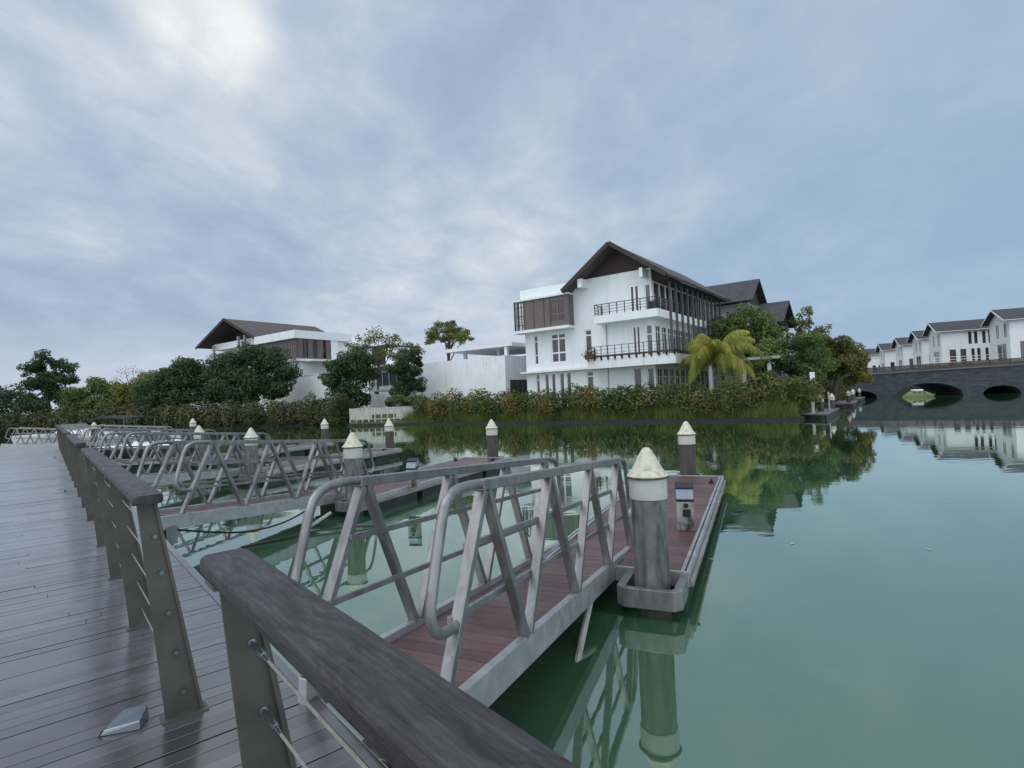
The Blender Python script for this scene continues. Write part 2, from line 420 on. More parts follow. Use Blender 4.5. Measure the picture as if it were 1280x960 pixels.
def tree(name, label, cat, loc, blobs, leaf, n, size, trunk_h, trunk_r, group=None, droop=.2, fill=.35, seed=0, clump=.62, limbs=True, squash=.85):
    """blobs: (x, y, z, r) big masses relative to loc; each broken in many small clumps of leaves"""
    global RNG
    RNG = np.random.default_rng(seed + 100)
    t = thing(name, label, cat, loc, 0, group)
    tot = sum(b[3] ** 2 for b in blobs)
    allP = []; allN = []; tips = []
    for (bx, by, bz, br) in blobs:
        k = max(4, int(14 * (br / 1.8) ** 1.2))
        d = RNG.normal(size=(k, 3)); d /= np.linalg.norm(d, axis=1)[:, None]
        d[:, 2] = np.where(d[:, 2] < -.45, -d[:, 2], d[:, 2])
        rr = br * RNG.uniform(.35, .98, k)[:, None]
        C = np.array([bx, by, bz]) + d * rr * np.array([1, 1, squash])
        nb = int(n * br ** 2 / tot)
        cr = br * clump * RNG.uniform(.45, 1.0, k)
        w = cr ** 2 / (cr ** 2).sum()
        for c, r, ww in zip(C, cr, w):
            m = max(6, int(nb * ww))
            q = RNG.normal(size=(m, 3)); q /= np.linalg.norm(q, axis=1)[:, None]
            rad = r * np.where(RNG.random(m) < fill, RNG.random(m) ** .5, RNG.uniform(.8, 1.12, m))
            allP.append(c + q * rad[:, None] * np.array([1, 1, .75])); allN.append(q)
            tips.append((c, r))
    P = np.concatenate(allP); O = np.concatenate(allN); O[:, 2] += .4
    keep = P[:, 2] > .1
    V, F = leaves(P[keep], size, O[keep], droop)
    np_mesh('crown', V, F, LEAF[leaf], t)
    mb = MB()
    top = Vector((sum(b[0] for b in blobs) / len(blobs) * .6, sum(b[1] for b in blobs) / len(blobs) * .6, trunk_h))
    mb.tube([(0, 0, -.4), (top.x * .2 + .05, top.y * .3, trunk_h * .35), (top.x * .6 - .06, top.y * .6, trunk_h * .7), top], [trunk_r * 1.25, trunk_r, trunk_r * .85, trunk_r * .7], 8)
    if limbs:
        idx = RNG.permutation(len(tips))[:14]
        for i in idx:
            c, r = tips[i]; c = Vector(c)
            st = Vector((top.x * .7, top.y * .7, trunk_h * RNG.uniform(.7, 1.0)))
            mid = st.lerp(c, .5) + Vector((RNG.normal() * .2, RNG.normal() * .2, .25))
            mb.tube([st, mid, c], [trunk_r * .55, trunk_r * .32, trunk_r * .1], 5)
    mb.build('trunk', M['trunk'], t)
    return t

# ------------------------------------------------------------------ camera
f = 690.; P_ = math.atan(17 / 690.); R_ = .042
cp_, sp_, cr_, sr_ = math.cos(P_), math.sin(P_), math.cos(R_), math.sin(R_)
Rt = Vector((cr_, sp_ * sr_, -cp_ * sr_)); Up = Vector((sr_, -sp_ * cr_, cp_ * cr_)); Fw = Vector((0, cp_, sp_))
cam = bpy.data.cameras.new('camera'); co = bpy.data.objects.new('camera', cam); COL.objects.link(co)
mw = Matrix.Identity(4)
for i in range(3):
    mw[i][0] = Rt[i]; mw[i][1] = Up[i]; mw[i][2] = -Fw[i]
mw[0][3], mw[1][3], mw[2][3] = 0, 0, 2.0
co.matrix_world = mw
cam.sensor_width = 36; cam.lens = f / 1280 * 36; cam.clip_start = .05; cam.clip_end = 6000
SC.camera = co

# ------------------------------------------------------------------ sky and light
SUN_EL, SUN_AZ = math.radians(58), math.radians(-118)      # azimuth from +Y towards +X
w = bpy.data.worlds.new('World'); SC.world = w; w.use_nodes = True
nt = w.node_tree; bg = nt.nodes['Background']
sky = N(nt, 'ShaderNodeTexSky', sky_type='NISHITA'); sky.sun_disc = False
sky.sun_elevation = SUN_EL; sky.sun_rotation = SUN_AZ
tc = N(nt, 'ShaderNodeTexCoord'); D = tc.outputs['Generated']
sep = N(nt, 'ShaderNodeSeparateXYZ'); nt.links.new(D, sep.inputs[0])
def math_(op, a, b=None, c=None):
    n = N(nt, 'ShaderNodeMath', operation=op)
    for i, v in enumerate((a, b, c)):
        if v is None: continue
        if isinstance(v, (int, float)): n.inputs[i].default_value = v
        else: nt.links.new(v, n.inputs[i])
    return n.outputs[0]
def mrange(v, a, b, c=0., d=1., smooth=True):
    n = N(nt, 'ShaderNodeMapRange', interpolation_type='SMOOTHSTEP' if smooth else 'LINEAR')
    nt.links.new(v, n.inputs[0])
    for i, x in enumerate((a, b, c, d)): n.inputs[i + 1].default_value = x
    return n.outputs[0]
zc = math_('MAXIMUM', sep.outputs[2], 0.0)
den = math_('ADD', zc, .27)
px_, py_ = math_('DIVIDE', sep.outputs[0], den), math_('DIVIDE', sep.outputs[1], den)
cmb = N(nt, 'ShaderNodeCombineXYZ'); nt.links.new(px_, cmb.inputs[0]); nt.links.new(py_, cmb.inputs[1])
mpc = N(nt, 'ShaderNodeMapping'); mpc.inputs['Rotation'].default_value = (0, 0, -.6); mpc.inputs['Scale'].default_value = (1, .8, 1)
mpc.inputs['Location'].default_value = (5.3, 2.2, 0)
nt.links.new(cmb.outputs[0], mpc.inputs[0])
c1 = noise(nt, mpc.outputs[0], 1.35, 12, .58, .25)         # soft masses
c2 = noise(nt, mpc.outputs[0], 4.6, 12, .62, .35)           # mottling and wisps
def spot(d, inner, outer):
    v = Vector(d).normalized()
    n = N(nt, 'ShaderNodeVectorMath', operation='DOT_PRODUCT'); nt.links.new(D, n.inputs[0]); n.inputs[1].default_value = v
    return mrange(n.outputs['Value'], math.cos(math.radians(outer)), math.cos(math.radians(inner)))
side = mrange(sep.outputs[0], -.15, .62)                   # cloudy left to clear blue right
val = math_('MULTIPLY_ADD', c2, .36, math_('MULTIPLY', c1, .64))
val = math_('MULTIPLY_ADD', spot((-.75, 1, .75), 4, 26), .055, val)
val = math_('MULTIPLY_ADD', spot((-.54, 1, .74), .2, 7), .18, val)
val = math_('MULTIPLY_ADD', spot((-.10, 1, .17), 4, 22), .07, val)
val = math_('MULTIPLY_ADD', spot((-.10, 1, .45), 4, 22), .02, val)
val = math_('MULTIPLY_ADD', spot((.20, 1, .36), 4, 18), .05, val)
val = math_('MULTIPLY_ADD', spot((.16, 1, .68), 3, 22), -.065, val)
val = math_('MULTIPLY_ADD', spot((-.8, 1, .34), 3, 13), -.03, val)
cloud = ramp(nt, val, [(.34, (.325, .425, .565)), (.44, (.375, .480, .630)), (.51, (.435, .540, .675)), (.57, (.515, .605, .715)), (.65, (.65, .715, .785)), (.76, (.93, .95, .95))])
clear = ramp(nt, zc, [(.0, (.36, .50, .66)), (.18, (.29, .445, .62)), (.55, (.34, .47, .615)), (1., (.40, .48, .58))])
cover = mrange(side, 0, 1, .98, .28, False)
base = mixc(nt, cover, clear, cloud)
low = mrange(zc, .20, .0)
base = mixc(nt, math_('MULTIPLY', math_('MULTIPLY', low, .75), mrange(side, .9, .2)), base, (.60, .67, .77))
# the sky behind and above the viewer is the brighter, whiter part of the overcast
back = math_('MAXIMUM', mrange(sep.outputs[1], .25, -.5), mrange(sep.outputs[2], .72, .95))
base = mixc(nt, back, base, (1.16, 1.26, 1.38))
# below the horizon: dull water colour
base = mixc(nt, mrange(sep.outputs[2], -.01, -.06), base, (.10, .16, .15))
sc10 = N(nt, 'ShaderNodeVectorMath', operation='SCALE'); sc10.inputs['Scale'].default_value = 10.
nt.links.new(base, sc10.inputs[0])
fin = mixc(nt, .96, sky.outputs[0], sc10.outputs[0])
nt.links.new(fin, bg.inputs[0]); bg.inputs[1].default_value = .1

sl = bpy.data.lights.new('sun', 'SUN'); so = bpy.data.objects.new('sun', sl); COL.objects.link(so)
sl.energy = .9; sl.angle = math.radians(40); sl.color = (1, .97, .93)
sd = Vector((math.sin(SUN_AZ) * math.cos(SUN_EL), math.cos(SUN_AZ) * math.cos(SUN_EL), math.sin(SUN_EL)))
so.rotation_euler = (-sd).to_track_quat('-Z', 'Y').to_euler(); so.location = sd * 60
SC.view_settings.view_transform = 'Standard'; SC.view_settings.look = 'None'
SC.view_settings.exposure = 0; SC.view_settings.gamma = 1

# ------------------------------------------------------------------ water and land
mb = MB(); mb.add([(-3000, -400, 0), (3000, -400, 0), (3000, 4000, 0), (-3000, 4000, 0)], [(0, 1, 2, 3)])
tag(mb.build('water', M['water']), 'still green lake water mirroring sky and houses', 'water', kind='structure')
mb = MB(); mb.add([(-3000, -400, -3), (3000, -400, -3), (3000, 4000, -3), (-3000, 4000, -3)], [(0, 1, 2, 3)])

SHORE = [(-400, 70), (-120, 60), (-62, 55), (-52, 59), (-44, 61), (-29, 58.4), (-20, 57.8), (-16.6, 53.5), (-14.6, 50.2), (-8.7, 48.6), (-2.7, 44.4), (3.4, 40.2), (8.4, 36.8),
         (13, 33.9), (16.9, 32.3), (18.9, 35.0), (22.6, 41.2), (29.0, 50.3), (36, 60), (42, 68.2), (47, 75), (60, 100), (90, 150), (140, 240)]
def land(name, shore, z_wall, z_top, inset, label, back):
    n = len(shore); ins = []
    for i in range(n):
        a, b = Vector(shore[max(0, i - 1)]), Vector(shore[min(n - 1, i + 1)])
        d = (b - a).normalized(); nn = Vector((-d.y, d.x)); ins.append(Vector(shore[i]) + nn * inset)
    vs = [(x, y, -1.5) for x, y in shore] + [(x, y, z_wall) for x, y in shore]
    vs += [(p.x - (p.x - s[0]) * .8, p.y - (p.y - s[1]) * .8, z_wall + .02) for p, s in zip(ins, shore)]
    vs += [(p.x, p.y, z_top) for p in ins]
    m1 = MB()
    m1.add(vs[:2 * n] + vs[2 * n:3 * n], [(i, i + 1, i + 1 + n, i + n) for i in range(n - 1)] + [(i + n, i + 1 + n, i + 1 + 2 * n, i + 2 * n) for i in range(n - 1)])
    tag(m1.build('bank_edge', M['bank']), 'dark stone edging along the ' + label, 'bank', kind='structure')
    m2 = MB()
    fs = [(i, i + 1, i + 1 + n, i + n) for i in range(n - 1)]
    g = vs[2 * n:4 * n] + back
    m2.add(g, fs + [tuple(range(n, 2 * n)) + tuple(range(2 * n, 2 * n + len(back)))])
    tag(m2.build(name, M['ground']), 'grassy ground of the ' + label, 'ground', kind='structure')
land('ground', SHORE, .16, 1.0, 1.6, 'villa shore', [(140, 2500, 1.0), (-1500, 2500, 1.0), (-1500, 80, 1.0)])
land('terrace_ground', [(95, 270), (86, 150), (70, 105), (62, 84), (75, 74), (120, 66), (400, 50)], 3.6, 4.2, 3.0, 'shore beyond the bridge', [(400, 2500, 4.2), (95, 2500, 4.2)])

# ------------------------------------------------------------------ boardwalk (local x = outwards n, y = along t)
BW_RZ = math.atan2(.645, .764)
def bw(nv, t, z=0): return (.764 * nv - .645 * t, .645 * nv + .764 * t, z)
NE = 1.03
rnd = random.Random(3)
mb = MB()
t = -5.0
while t < 42:
    x = -10.0 - rnd.random() * 2.4
    first = True
    while x < NE:
        L = rnd.choice((2.4, 2.9, 3.4)); x1 = min(NE - .04, x + L)
        if NE - .04 - x1 < .5: x1 = NE - .04
        dz = rnd.uniform(-.0022, .0022); tl = rnd.uniform(-.0012, .0012)
        a, b = t, t + .0935
        zz = .5 + dz
        bv = .0018
        pr = [(a, zz - .03), (b, zz - .03), (b, zz - bv - tl), (b - bv, zz - tl), (a + bv, zz + tl), (a, zz - bv + tl)]
        mb.prism(pr, 'x', x, x1 - .004)
        x = x1 + .001
        if x1 >= NE - .05: break
    t += .1
o = mb.build('boardwalk', M['deck']); o.rotation_euler = (0, 0, BW_RZ)
tag(o, 'wet dark timber boardwalk of narrow planks', 'boardwalk', kind='structure')
mb = MB(); mb.box(-12.5, NE - .06, -5, 42, .2, .462); 
for k in range(12): mb.lathe((NE - .5, -3 + k * 3.6, 0), [(.14, -1.5), (.14, .2)], 12)
o = mb.build('boardwalk_base', M['rubber']); o.rotation_euler = (0, 0, BW_RZ); tag(o, 'dark underframe carrying the boardwalk planks', 'boardwalk frame', kind='structure')
mb = MB(); mb.prism([(NE - .04, .30), (NE + .02, .30), (NE + .035, .34), (NE + .035, .48), (NE + .01, .508), (NE - .04, .508)], 'y', -5, 42)
o = mb.build('kerb', M['deck']); o.rotation_euler = (0, 0, BW_RZ); tag(o, 'dark rounded timber edge of the boardwalk', 'kerb', kind='structure')

# ------------------------------------------------------------------ timber capped railings
NR, ZR = .356, 1.62
def rail_profile(wd, h):
    pts = []; r = .012
    for cx, cy, a0 in ((1, 1, 0), (-1, 1, 90), (-1, -1, 180), (1, -1, 270)):
        for k in range(5):
            a = math.radians(a0 + k * 22.5)
            pts.append((cx * (wd / 2 - r) + r * math.cos(a), cy * (h / 2 - r) + r * math.sin(a)))
    return pts
def post_pos(z):        # centre n of the raked post at height z
    return .495 + (.357 - .495) * (z - .5) / 1.08
def railing(t0, t1, posts, label, tens=False):
    r = thing('timber_railing', label, 'railing', bw(NR, (t0 + t1) / 2, .5), BW_RZ, 'timber capped boardwalk railings')
    tm = (t0 + t1) / 2
    L = t1 - t0
    pr = rail_profile(.122, .044)
    mb = MB(); ns = 40; vs = []; fs = []
    prof = [(0, .0), (.0005, .60), (.003, .74), (.010, .87), (.022, .96), (.038, 1.0)]
    stations = [(p, s_) for p, s_ in prof] + [(.038 + (L - .076) * i / ns, 1.) for i in range(1, ns)] + [(L - p, s_) for p, s_ in reversed(prof)]
    for y, s_ in stations:
        for a, b in pr:
            vs.append((a * s_, y - L / 2, ZR - .5 - .022 + b * (1 if s_ > .99 else .86 + .14 * s_ if s_ > 0 else 0)))
    n = len(pr)
    for i in range(len(stations) - 1):
        for k in range(n):
            a, b = i * n + k, i * n + (k + 1) % n
            fs.append((a, b, b + n, a + n))
    fs += [tuple(range(n - 1, -1, -1)), tuple(range((len(stations) - 1) * n, len(stations) * n))]
    mb.add(vs, fs, True); mb.build('handrail', M['rail_wood'], r)
    for t in posts:
        y = t - tm
        mb = MB()
        pl = [(.418 - NR, 0), (.445 - NR, 0), (.46 - NR, .012), (.545 - NR, .012), (.555 - NR, 0), (.576 - NR, 0), (.396 - NR, 1.08), (.320 - NR, 1.08)]
        mb.prism(pl, 'y', y - .007, y + .007)
        # flange along the outer edge
        mb.hexa([(.568 - NR, y - .026, .0), (.582 - NR, y - .026, .0), (.582 - NR, y + .026, .0), (.568 - NR, y + .026, .0)],
                [(.388 - NR, y - .022, 1.078), (.401 - NR, y - .022, 1.078), (.401 - NR, y + .022, 1.078), (.388 - NR, y + .022, 1.078)])
        mb.box(.30 - NR, .42 - NR, y - .05, y + .05, 1.062, 1.074)
        mb.box(.40 - NR, .60 - NR, y - .05, y + .05, -.003, .006)
        mb.build('post', M['post'], r)
    zs = [.62, .82, 1.02, 1.22, 1.40]
    for z in zs:
        mb = MB(); n0 = post_pos(z) - NR + .012
        mb.tube([(n0, posts[0] - tm, z - .5), (n0, posts[-1] - tm, z - .5)], (.0038), 6)
        c = mb.build('cable', M['cable'], r)
        for y0, sg in ((posts[0] - tm, 1), (posts[-1] - tm, -1)):
            mb = MB()
            mb.tube([(n0, y0 - sg * .03, z - .5), (n0, y0 - sg * .008, z - .5), (n0, y0 + sg * .012, z - .5), (n0, y0 + sg * .013, z - .5), (n0, y0 + sg * .05, z - .5), (n0, y0 + sg * .051, z - .5), (n0, y0 + sg * .11, z - .5), (n0, y0 + sg * .111, z - .5), (n0, y0 + sg * .15, z - .5)], [.011, .011, .011, .006, .006, .0085, .0085, .005, .005], 8)
            mb.build('tensioner', M['steel'], c)
    return r
railing(-3.4, 1.66, [-2.9, -1.45, 0.0, 1.55], 'timber capped railing nearest the viewer, its rounded end beside the red gangway')
railing(3.06, 8.2, [3.22, 4.74, 6.3, 7.95], 'timber capped railing with open round end and first post standing on the wet planks')
per = 6.46
for k, lab in enumerate(['timber capped railing just beyond the second opening in the rail', 'timber capped railing third along the boardwalk from the open round end', 'timber capped railing fourth along the boardwalk, small in the distance', 'last timber capped railing at the far end of the boardwalk']):
    t0 = 3.06 + per * (k + 1) + .3; t1 = t0 + 5.2
    railing(t0, t1, [t0 + .16, t0 + 1.7, t0 + 3.3, t1 - .2], lab)

# deck lights: folded steel wedges
def wedge(loc, rz, label):
    r = thing('deck_light', label, 'deck light', loc, rz, 'steel deck lights on the boardwalk'); r.scale = (.82, .82, .9)
    mb = MB()
    mb.hexa([(-.10, -.075, 0), (.11, -.075, 0), (.10, .085, 0), (-.03, .085, 0)], [(-.085, -.060, .022), (.105, -.068, .045), (.095, .078, .062), (-.025, .078, .060)])
    mb.build('cover', M['steel'], r, .005)
    mb = MB()
    mb.hexa([(-.108, -.07, .0), (-.101, -.078, .0), (-.031, .09, .0), (-.045, .085, .0)], [(-.098, -.06, .020), (-.09, -.068, .021), (-.026, .086, .054), (-.038, .078, .05)])
    mb.build('lens', M['brown_glass'], r)
    return r
wd = wedge((-1.93, 2.69, .5015), .25, 'shiny steel wedge deck light on the wet planks in front of the nearest post')
dup(wd, (-9.0, 10.93, .5015), .35, 'small steel wedge deck light further along the planks, second of three')
dup(wd, (-16.76, 20.04, .5015), .35, 'tiny steel wedge deck light near the far end of the boardwalk')

# ------------------------------------------------------------------ dock units (gangway, float, piles, pedestal)
G_RZ = -math.atan2(.403, .915)
C0 = Vector((-.795, 2.58))
def un(k_off, x, y, z=0, rz=G_RZ):
    c, s_ = math.cos(rz), math.sin(rz)
    return (k_off[0] + x * c - y * s_, k_off[1] + x * s_ + y * c, z)
HB = lambda y: .63 - .080 * y            # top of the side beam
LG = 4.28
def make_gangway(label):
    r = thing('gangway', label, 'gangway', (C0.x, C0.y, 0), G_RZ, 'aluminium gangways with red decking')
    mb = MB(); y = .2
    while y < 4.30:
        z0, z1 = HB(y) - .05, HB(y + .135) - .05
        mb.hexa([(-.372, y, z0 - .025), (.372, y, z0 - .025), (.372, y + .132, z1 - .025), (-.372, y + .132, z1 - .025)],
                [(-.372, y, z0), (.372, y, z0), (.372, y + .132, z1), (-.372, y + .132, z1)])
        y += .136
    mb.build('decking', M['comp'], r)
    mb = MB(); mb.prism([(-.372, .195), (.372, -.19), (.372, .195)], 'z', .535, .552); mb.build('hinge_plate', M['comp'], r)
    mb = MB(); mb.box(.08, .45, -.12, .03, .26, .495); mb.build('hinge_bracket', M['alu'], r, .004)
    for sx in (-1, 1):
        x = sx * .402
        ys_ = -.2 if sx > 0 else .09
        mb = MB(); mb.beam((x, ys_, HB(ys_) - .09), (x, 4.34, HB(4.34) - .09), .055, .18)
        mb.build('side_beam', M['alu_pale'] if sx > 0 else M['alu_pale'], r, .004)
        tops = [.62 + 1.015 * k for k in range(4)]; bots = [.10 + 1.02 * k for k in range(5)]
        xr = x
        mb = MB()
        for k in range(4):
            for yb in (bots[k], bots[k + 1]):
                s_ = 1 if yb > tops[k] else -1
                mb.beam((xr, yb - s_ * .025, HB(yb) - .005), (xr, tops[k] + s_ * .02, HB(tops[k]) + .93), .042, .062, (1, 0, 0))
        mb.build('truss', M['alu'], r, .003)
        mb = MB()
        mb.beam((xr, tops[0] - .05, HB(tops[0]) + .963), (xr, tops[3] + .05, HB(tops[3]) + .955), .06, .058)
        mb.build('top_rail', M['alu'], r, .005)
        for h in (.335, .655):
            mb = MB(); fr = h / .93
            ya = bots[0] + (tops[0] - bots[0]) * fr; yb = bots[4] + (tops[3] - bots[4]) * fr
            mb.beam((xr - sx * .034, ya - .02, HB(ya) + h), (xr - sx * .034, yb + .02, HB(yb) + h), .024, .034)
            mb.build('mid_rail', M['alu'], r, .002)
        loop = [(.60, .965), (.47, .966), (.37, .962), (.29, .945), (.23, .91), (.19, .86), (.07, .50), (.055, .43), (.06, .38), (.09, .34), (.14, .315), (.20, .31), (.28, .315)]
        for mir in (0, 1):
            pts = [(xr - .0, (LG - yy) if mir else yy, HB((LG - yy) if mir else yy) + h) for yy, h in loop]
            # smooth the path
            P2 = []
            for i in range(len(pts) - 1):
                a, b = Vector(pts[i]), Vector(pts[i + 1]); P2 += [a, a.lerp(b, .5)]
            P2.append(Vector(pts[-1]))
            Q = [P2[0]] + [(P2[i - 1] + P2[i] * 2 + P2[i + 1]) / 4 for i in range(1, len(P2) - 1)] + [P2[-1]]
            mb = MB(); mb.tube(Q, .0265, 12); mb.build('end_loop', M['alu'], r)
    return r

def make_float(label):
    r = thing('floating_dock', label, 'floating dock', (C0.x, C0.y, 0), G_RZ, 'floating docks with red decking')
    x0, x1, y0, y1 = -.38, 1.12, 3.36, 9.42
    mb = MB(); y = y0 + .03
    while y < y1 - .1:
        mb.box(x0 + .085, x1 - .085, y, y + .113, .27, .30); y += .117
    mb.build('decking', M['comp'], r)
    mb = MB()
    for xa, xb in ((x0, x0 + .03), (x0 + .045, x0 + .08), (x1 - .08, x1 - .045), (x1 - .03, x1)): mb.box(xa, xb, y0, y1, .17, .312)
    mb.box(x0 + .002, x1 - .002, y1 + .001, y1 + .04, .17, .31); mb.box(x0 + .002, x1 - .002, y0 - .04, y0 - .001, .17, .31)
    mb.build('edge_frame', M['alu_pale'], r, .004)
    mb = MB(); mb.box(x0 + .02, x1 - .02, y0 + .01, y1 - .01, .14, .262)
    for k in range(4):
        a = y0 + .1 + k * 1.5; mb.box(x0 + .06, x1 - .06, a, a + 1.3, -.35, .139)
    mb.build('pontoon', M['hull'], r)
    mb = MB(); mb.box(x1 + .002, x1 + .035, y0 - .03, y1 + .02, .175, .235); mb.box(x0 - .035, x0 - .002, y0 - .03, y1 + .02, .175, .235)
    mb.build('fender_strip', M['fender'], r, .006)
    # pile guide at the near end, round the gangway pile
    mb = MB()
    poly = [(.53, 2.93), (.60, 2.865), (1.04, 2.865), (1.105, 2.93), (1.105, y0 - .042), (1.03, y0 - .042), (1.03, 2.95), (1.01, 2.93), (.63, 2.93), (.61, 2.95), (.61, y0 - .042), (.53, y0 - .042)]
    mb.prism(poly, 'z', .10, .27); mb.build('pile_guide', M['alu'], r, .006)
    mb = MB(); poly2 = [(.26, y1 + .041), (.26, y1 + .42), (.64, y1 + .42), (.64, y1 + .041), (.70, y1 + .041), (.70, y1 + .48), (.20, y1 + .48), (.20, y1 + .041)]
    mb.prism(poly2, 'z', .2, .29); mb.build('pile_guide', M['alu'], r, .006)
    for (cx, cy) in ((.95, 8.6), (-.2, 8.6), (-.2, 4.4)):
        mb = MB(); mb.box(cx - .04, cx + .04, cy - .05, cy + .05, .301, .33)
        mb.tube([(cx, cy - .11, .375), (cx, cy - .06, .365), (cx, cy + .06, .365), (cx, cy + .11, .375)], .014, 8); mb.box(cx - .015, cx + .015, cy - .035, cy + .035, .33, .362)
        mb.build('mooring_cleat', M['black'], r, .003)
    return r

def make_pile(label, far=False):
    r = thing('mooring_pile', label, 'mooring pile', (0, 0, 0), 0, 'mooring piles with white bands and cone caps')
    R = .163
    mb = MB(); mb.lathe((0, 0, 0), [(R, -2), (R, 0), (R, .6), (R, 1.045)], 12, False); mb.build('shaft', M['dark_pile'] if far else M['concrete'], r, .008)
    mb = MB(); mb.lathe((0, 0, 0), [(R + .004, 1.03), (R + .008, 1.05), (R + .006, 1.21), (R - .01, 1.225)], 32); b = mb.build('band', M['band'], r)
    mb = MB(); mb.lathe((0, 0, 0), [(R - .02, 1.222), (R + .022, 1.226), (R + .024, 1.238), (R + .012, 1.25), (.135, 1.30), (.085, 1.40), (.05, 1.46), (.028, 1.485), (.006, 1.492)], 32)
    cp = mb.build('cone_cap', M['cap'], r)
    mb = MB(); mb.lathe((0, 0, 0), [(R + .008, 1.212), (R + .026, 1.217), (R + .027, 1.230), (R + .018, 1.236)], 32); mb.build('rim', M['cap_rim'], cp)
    return r

def make_ped(label):
    r = thing('power_pedestal', label, 'power pedestal', (0, 0, 0), 0, 'marina power pedestals')
    # front faces -y
    mb = MB()
    prof = [(-.085, 0), (.10, 0), (.11, .40), (-.115, .36), (-.112, .24), (-.10, .10)]
    mb.prism(prof, 'x', -.10, .10); mb.build('body', M['ped_white'], r, .01)
    mb = MB(); mb.prism([(-.122, .362), (.112, .402), (.112, .425), (-.122, .385)], 'x', -.106, .106); mb.build('band', M['black'], r, .003)
    mb = MB(); mb.prism([(-.115, .387), (.108, .427), (.10, .55), (.06, .555), (-.06, .505)], 'x', -.10, .10); mb.build('lamp_head', M['ped_blue'], r, .008)
    mb = MB(); mb.prism([(-.07, .508), (.06, .559), (.11, .556), (.11, .57), (.05, .575), (-.08, .525)], 'x', -.108, .108); mb.build('lid', M['black'], r, .003)
    mb = MB(); mb.box(-.03, .06, -.128, -.10, .18, .27); mb.build('socket', M['black'], r, .006)
    mb = MB()
    for k in range(12):
        pass
    mb.tube([(0.01, -.112, .315), (.01, -.132, .315)], .028, 14); mb.build('socket', M['black'], r)
    mb = MB(); mb.tube([(0.01, -.095, .12), (.01, -.125, .12)], .032, 14); mb.build('tap_cover', M['ped_white'], r)
    return r

OFF = [Vector((0, 0)), Vector((-4.15, 4.95)), Vector((-8.2, 9.6)), Vector((-12.2, 14.2))]
gl = ['nearest gangway with red boards and tubular end loops sloping to the dock', 'second gangway, seen side on beyond the open round end of the rail',
      'third gangway from the viewer, behind the second truss', 'fourth gangway from the viewer, small behind the other trusses']
fl = ['nearest floating dock, long red deck beside the tall mossy pile', 'second floating dock, behind the nearest gangway rails', 'third floating dock, its grey edge ending below the wall across the water', 'fourth floating dock, mostly hidden by gangway trusses']
g0 = make_gangway(gl[0]); f0 = make_float(fl[0])
for k in (1, 2, 3):
    dup(g0, (C0.x + OFF[k].x, C0.y + OFF[k].y, 0), G_RZ, gl[k]); dup(f0, (C0.x + OFF[k].x, C0.y + OFF[k].y, 0), G_RZ, fl[k])
nl = ['tall concrete pile with mossy cone cap in the guide at the nearest dock', 'concrete pile with mossy cap at the gangway end of the second dock', 'pile with yellowish cap seen through the second gangway, at the third dock', 'small capped pile behind the gangways at the fourth dock']
fl2 = ['dark pile with white cap at the far end of the nearest dock', 'dark pile with white cap at the far end of the second dock', 'dark pile with white cap at the end of the third dock', 'dark pile with white cap standing alone before the left hedge']
p0 = make_pile(nl[0]); p1 = make_pile(fl2[0], True)
p0.location = (1.21, 5.10, 0); p1.location = (3.50, 11.25, -.12)
for k in (1, 2, 3):
    o = OFF[k]
    dup(p0, (1.21 + o.x, 5.10 + o.y, 0), 0, nl[k]); dup(p1, (3.50 + o.x, 11.25 + o.y, -.10), 0, fl2[k])
for loc, lab in (((-25.2, 33.2, .1), 'tiny pile with white cap beside the moored boats'), ((-23.6, 29.3, -.25), 'tiny pile with pale cap just past the end of the handrail'), ((-18.1, 31.2, .1), 'tiny pile with white cap beyond the last gangway, against the left hedge')):
    dup(p1, loc, 0, lab)
pe = make_ped('white power pedestal with blue lid on the nearest dock'); pe.location = (2.05, 6.79, .3); pe.rotation_euler = (0, 0, G_RZ + .15)
pe2 = dup(pe, (-2.05, 11.05, .3), G_RZ + .2, 'white power pedestal on the second dock, seen over the gangway rail')
# far gangways past the end of the boardwalk
dup(g0, (-24.2, 31.6, -.15), -1.36, 'long low gangway seen side on, furthest across the marina')
dup(g0, (-31.2, 34.2, -.15), -1.42, 'far gangway at the left, past the end of the wet planks')

# hanging ropes, hoses and struts
def rope(name, pts, r, mat, label, cat):
    V = [Vector(p) for p in pts]; Q = []
    for i in range(len(V) - 1):
        p0_, p1_, p2_, p3_ = V[max(i - 1, 0)], V[i], V[i + 1], V[min(i + 2, len(V) - 1)]
        for j in range(8):
            u = j / 8
            Q.append(.5 * ((2 * p1_) + (-p0_ + p2_) * u + (2 * p0_ - 5 * p1_ + 4 * p2_ - p3_) * u * u + (-p0_ + 3 * p1_ - 3 * p2_ + p3_) * u ** 3))
    Q.append(V[-1])
    m_ = MB(); m_.tube(Q, r, 8)
    return tag(m_.build(name, mat), label, cat)
M['hose_blue'] = simple('blue_hose', (.010, .014, .04), .45)
M['pipe'] = simple('grey_pipe', (.30, .31, .29), .55, 0, .3, 6)
rope('mooring_line', [(-4.62, 7.45, .42), (-4.2, 8.3, .16), (-3.9, 9.0, .10), (-3.7, 9.6, .17), (-3.62, 9.95, .26)], .014, M['rubber'], 'thin dark cable sagging from the second gangway to its dock', 'cable')
rope('water_hose', [(-4.0, 8.0, .01), (-3.5, 8.4, .03), (-3.1, 8.75, .04), (-2.7, 8.9, .04), (-2.3, 8.95, .02), (-2.0, 9.0, -.03)], .016, M['rubber'], 'dark hose curving over the water below the second dock', 'hose')
rope('support_pipe', [(-3.2, 9.5, .16), (-3.6, 8.7, -.1)], .03, M['pipe'], 'grey pipe dipping into the water from the second dock', 'pipe')
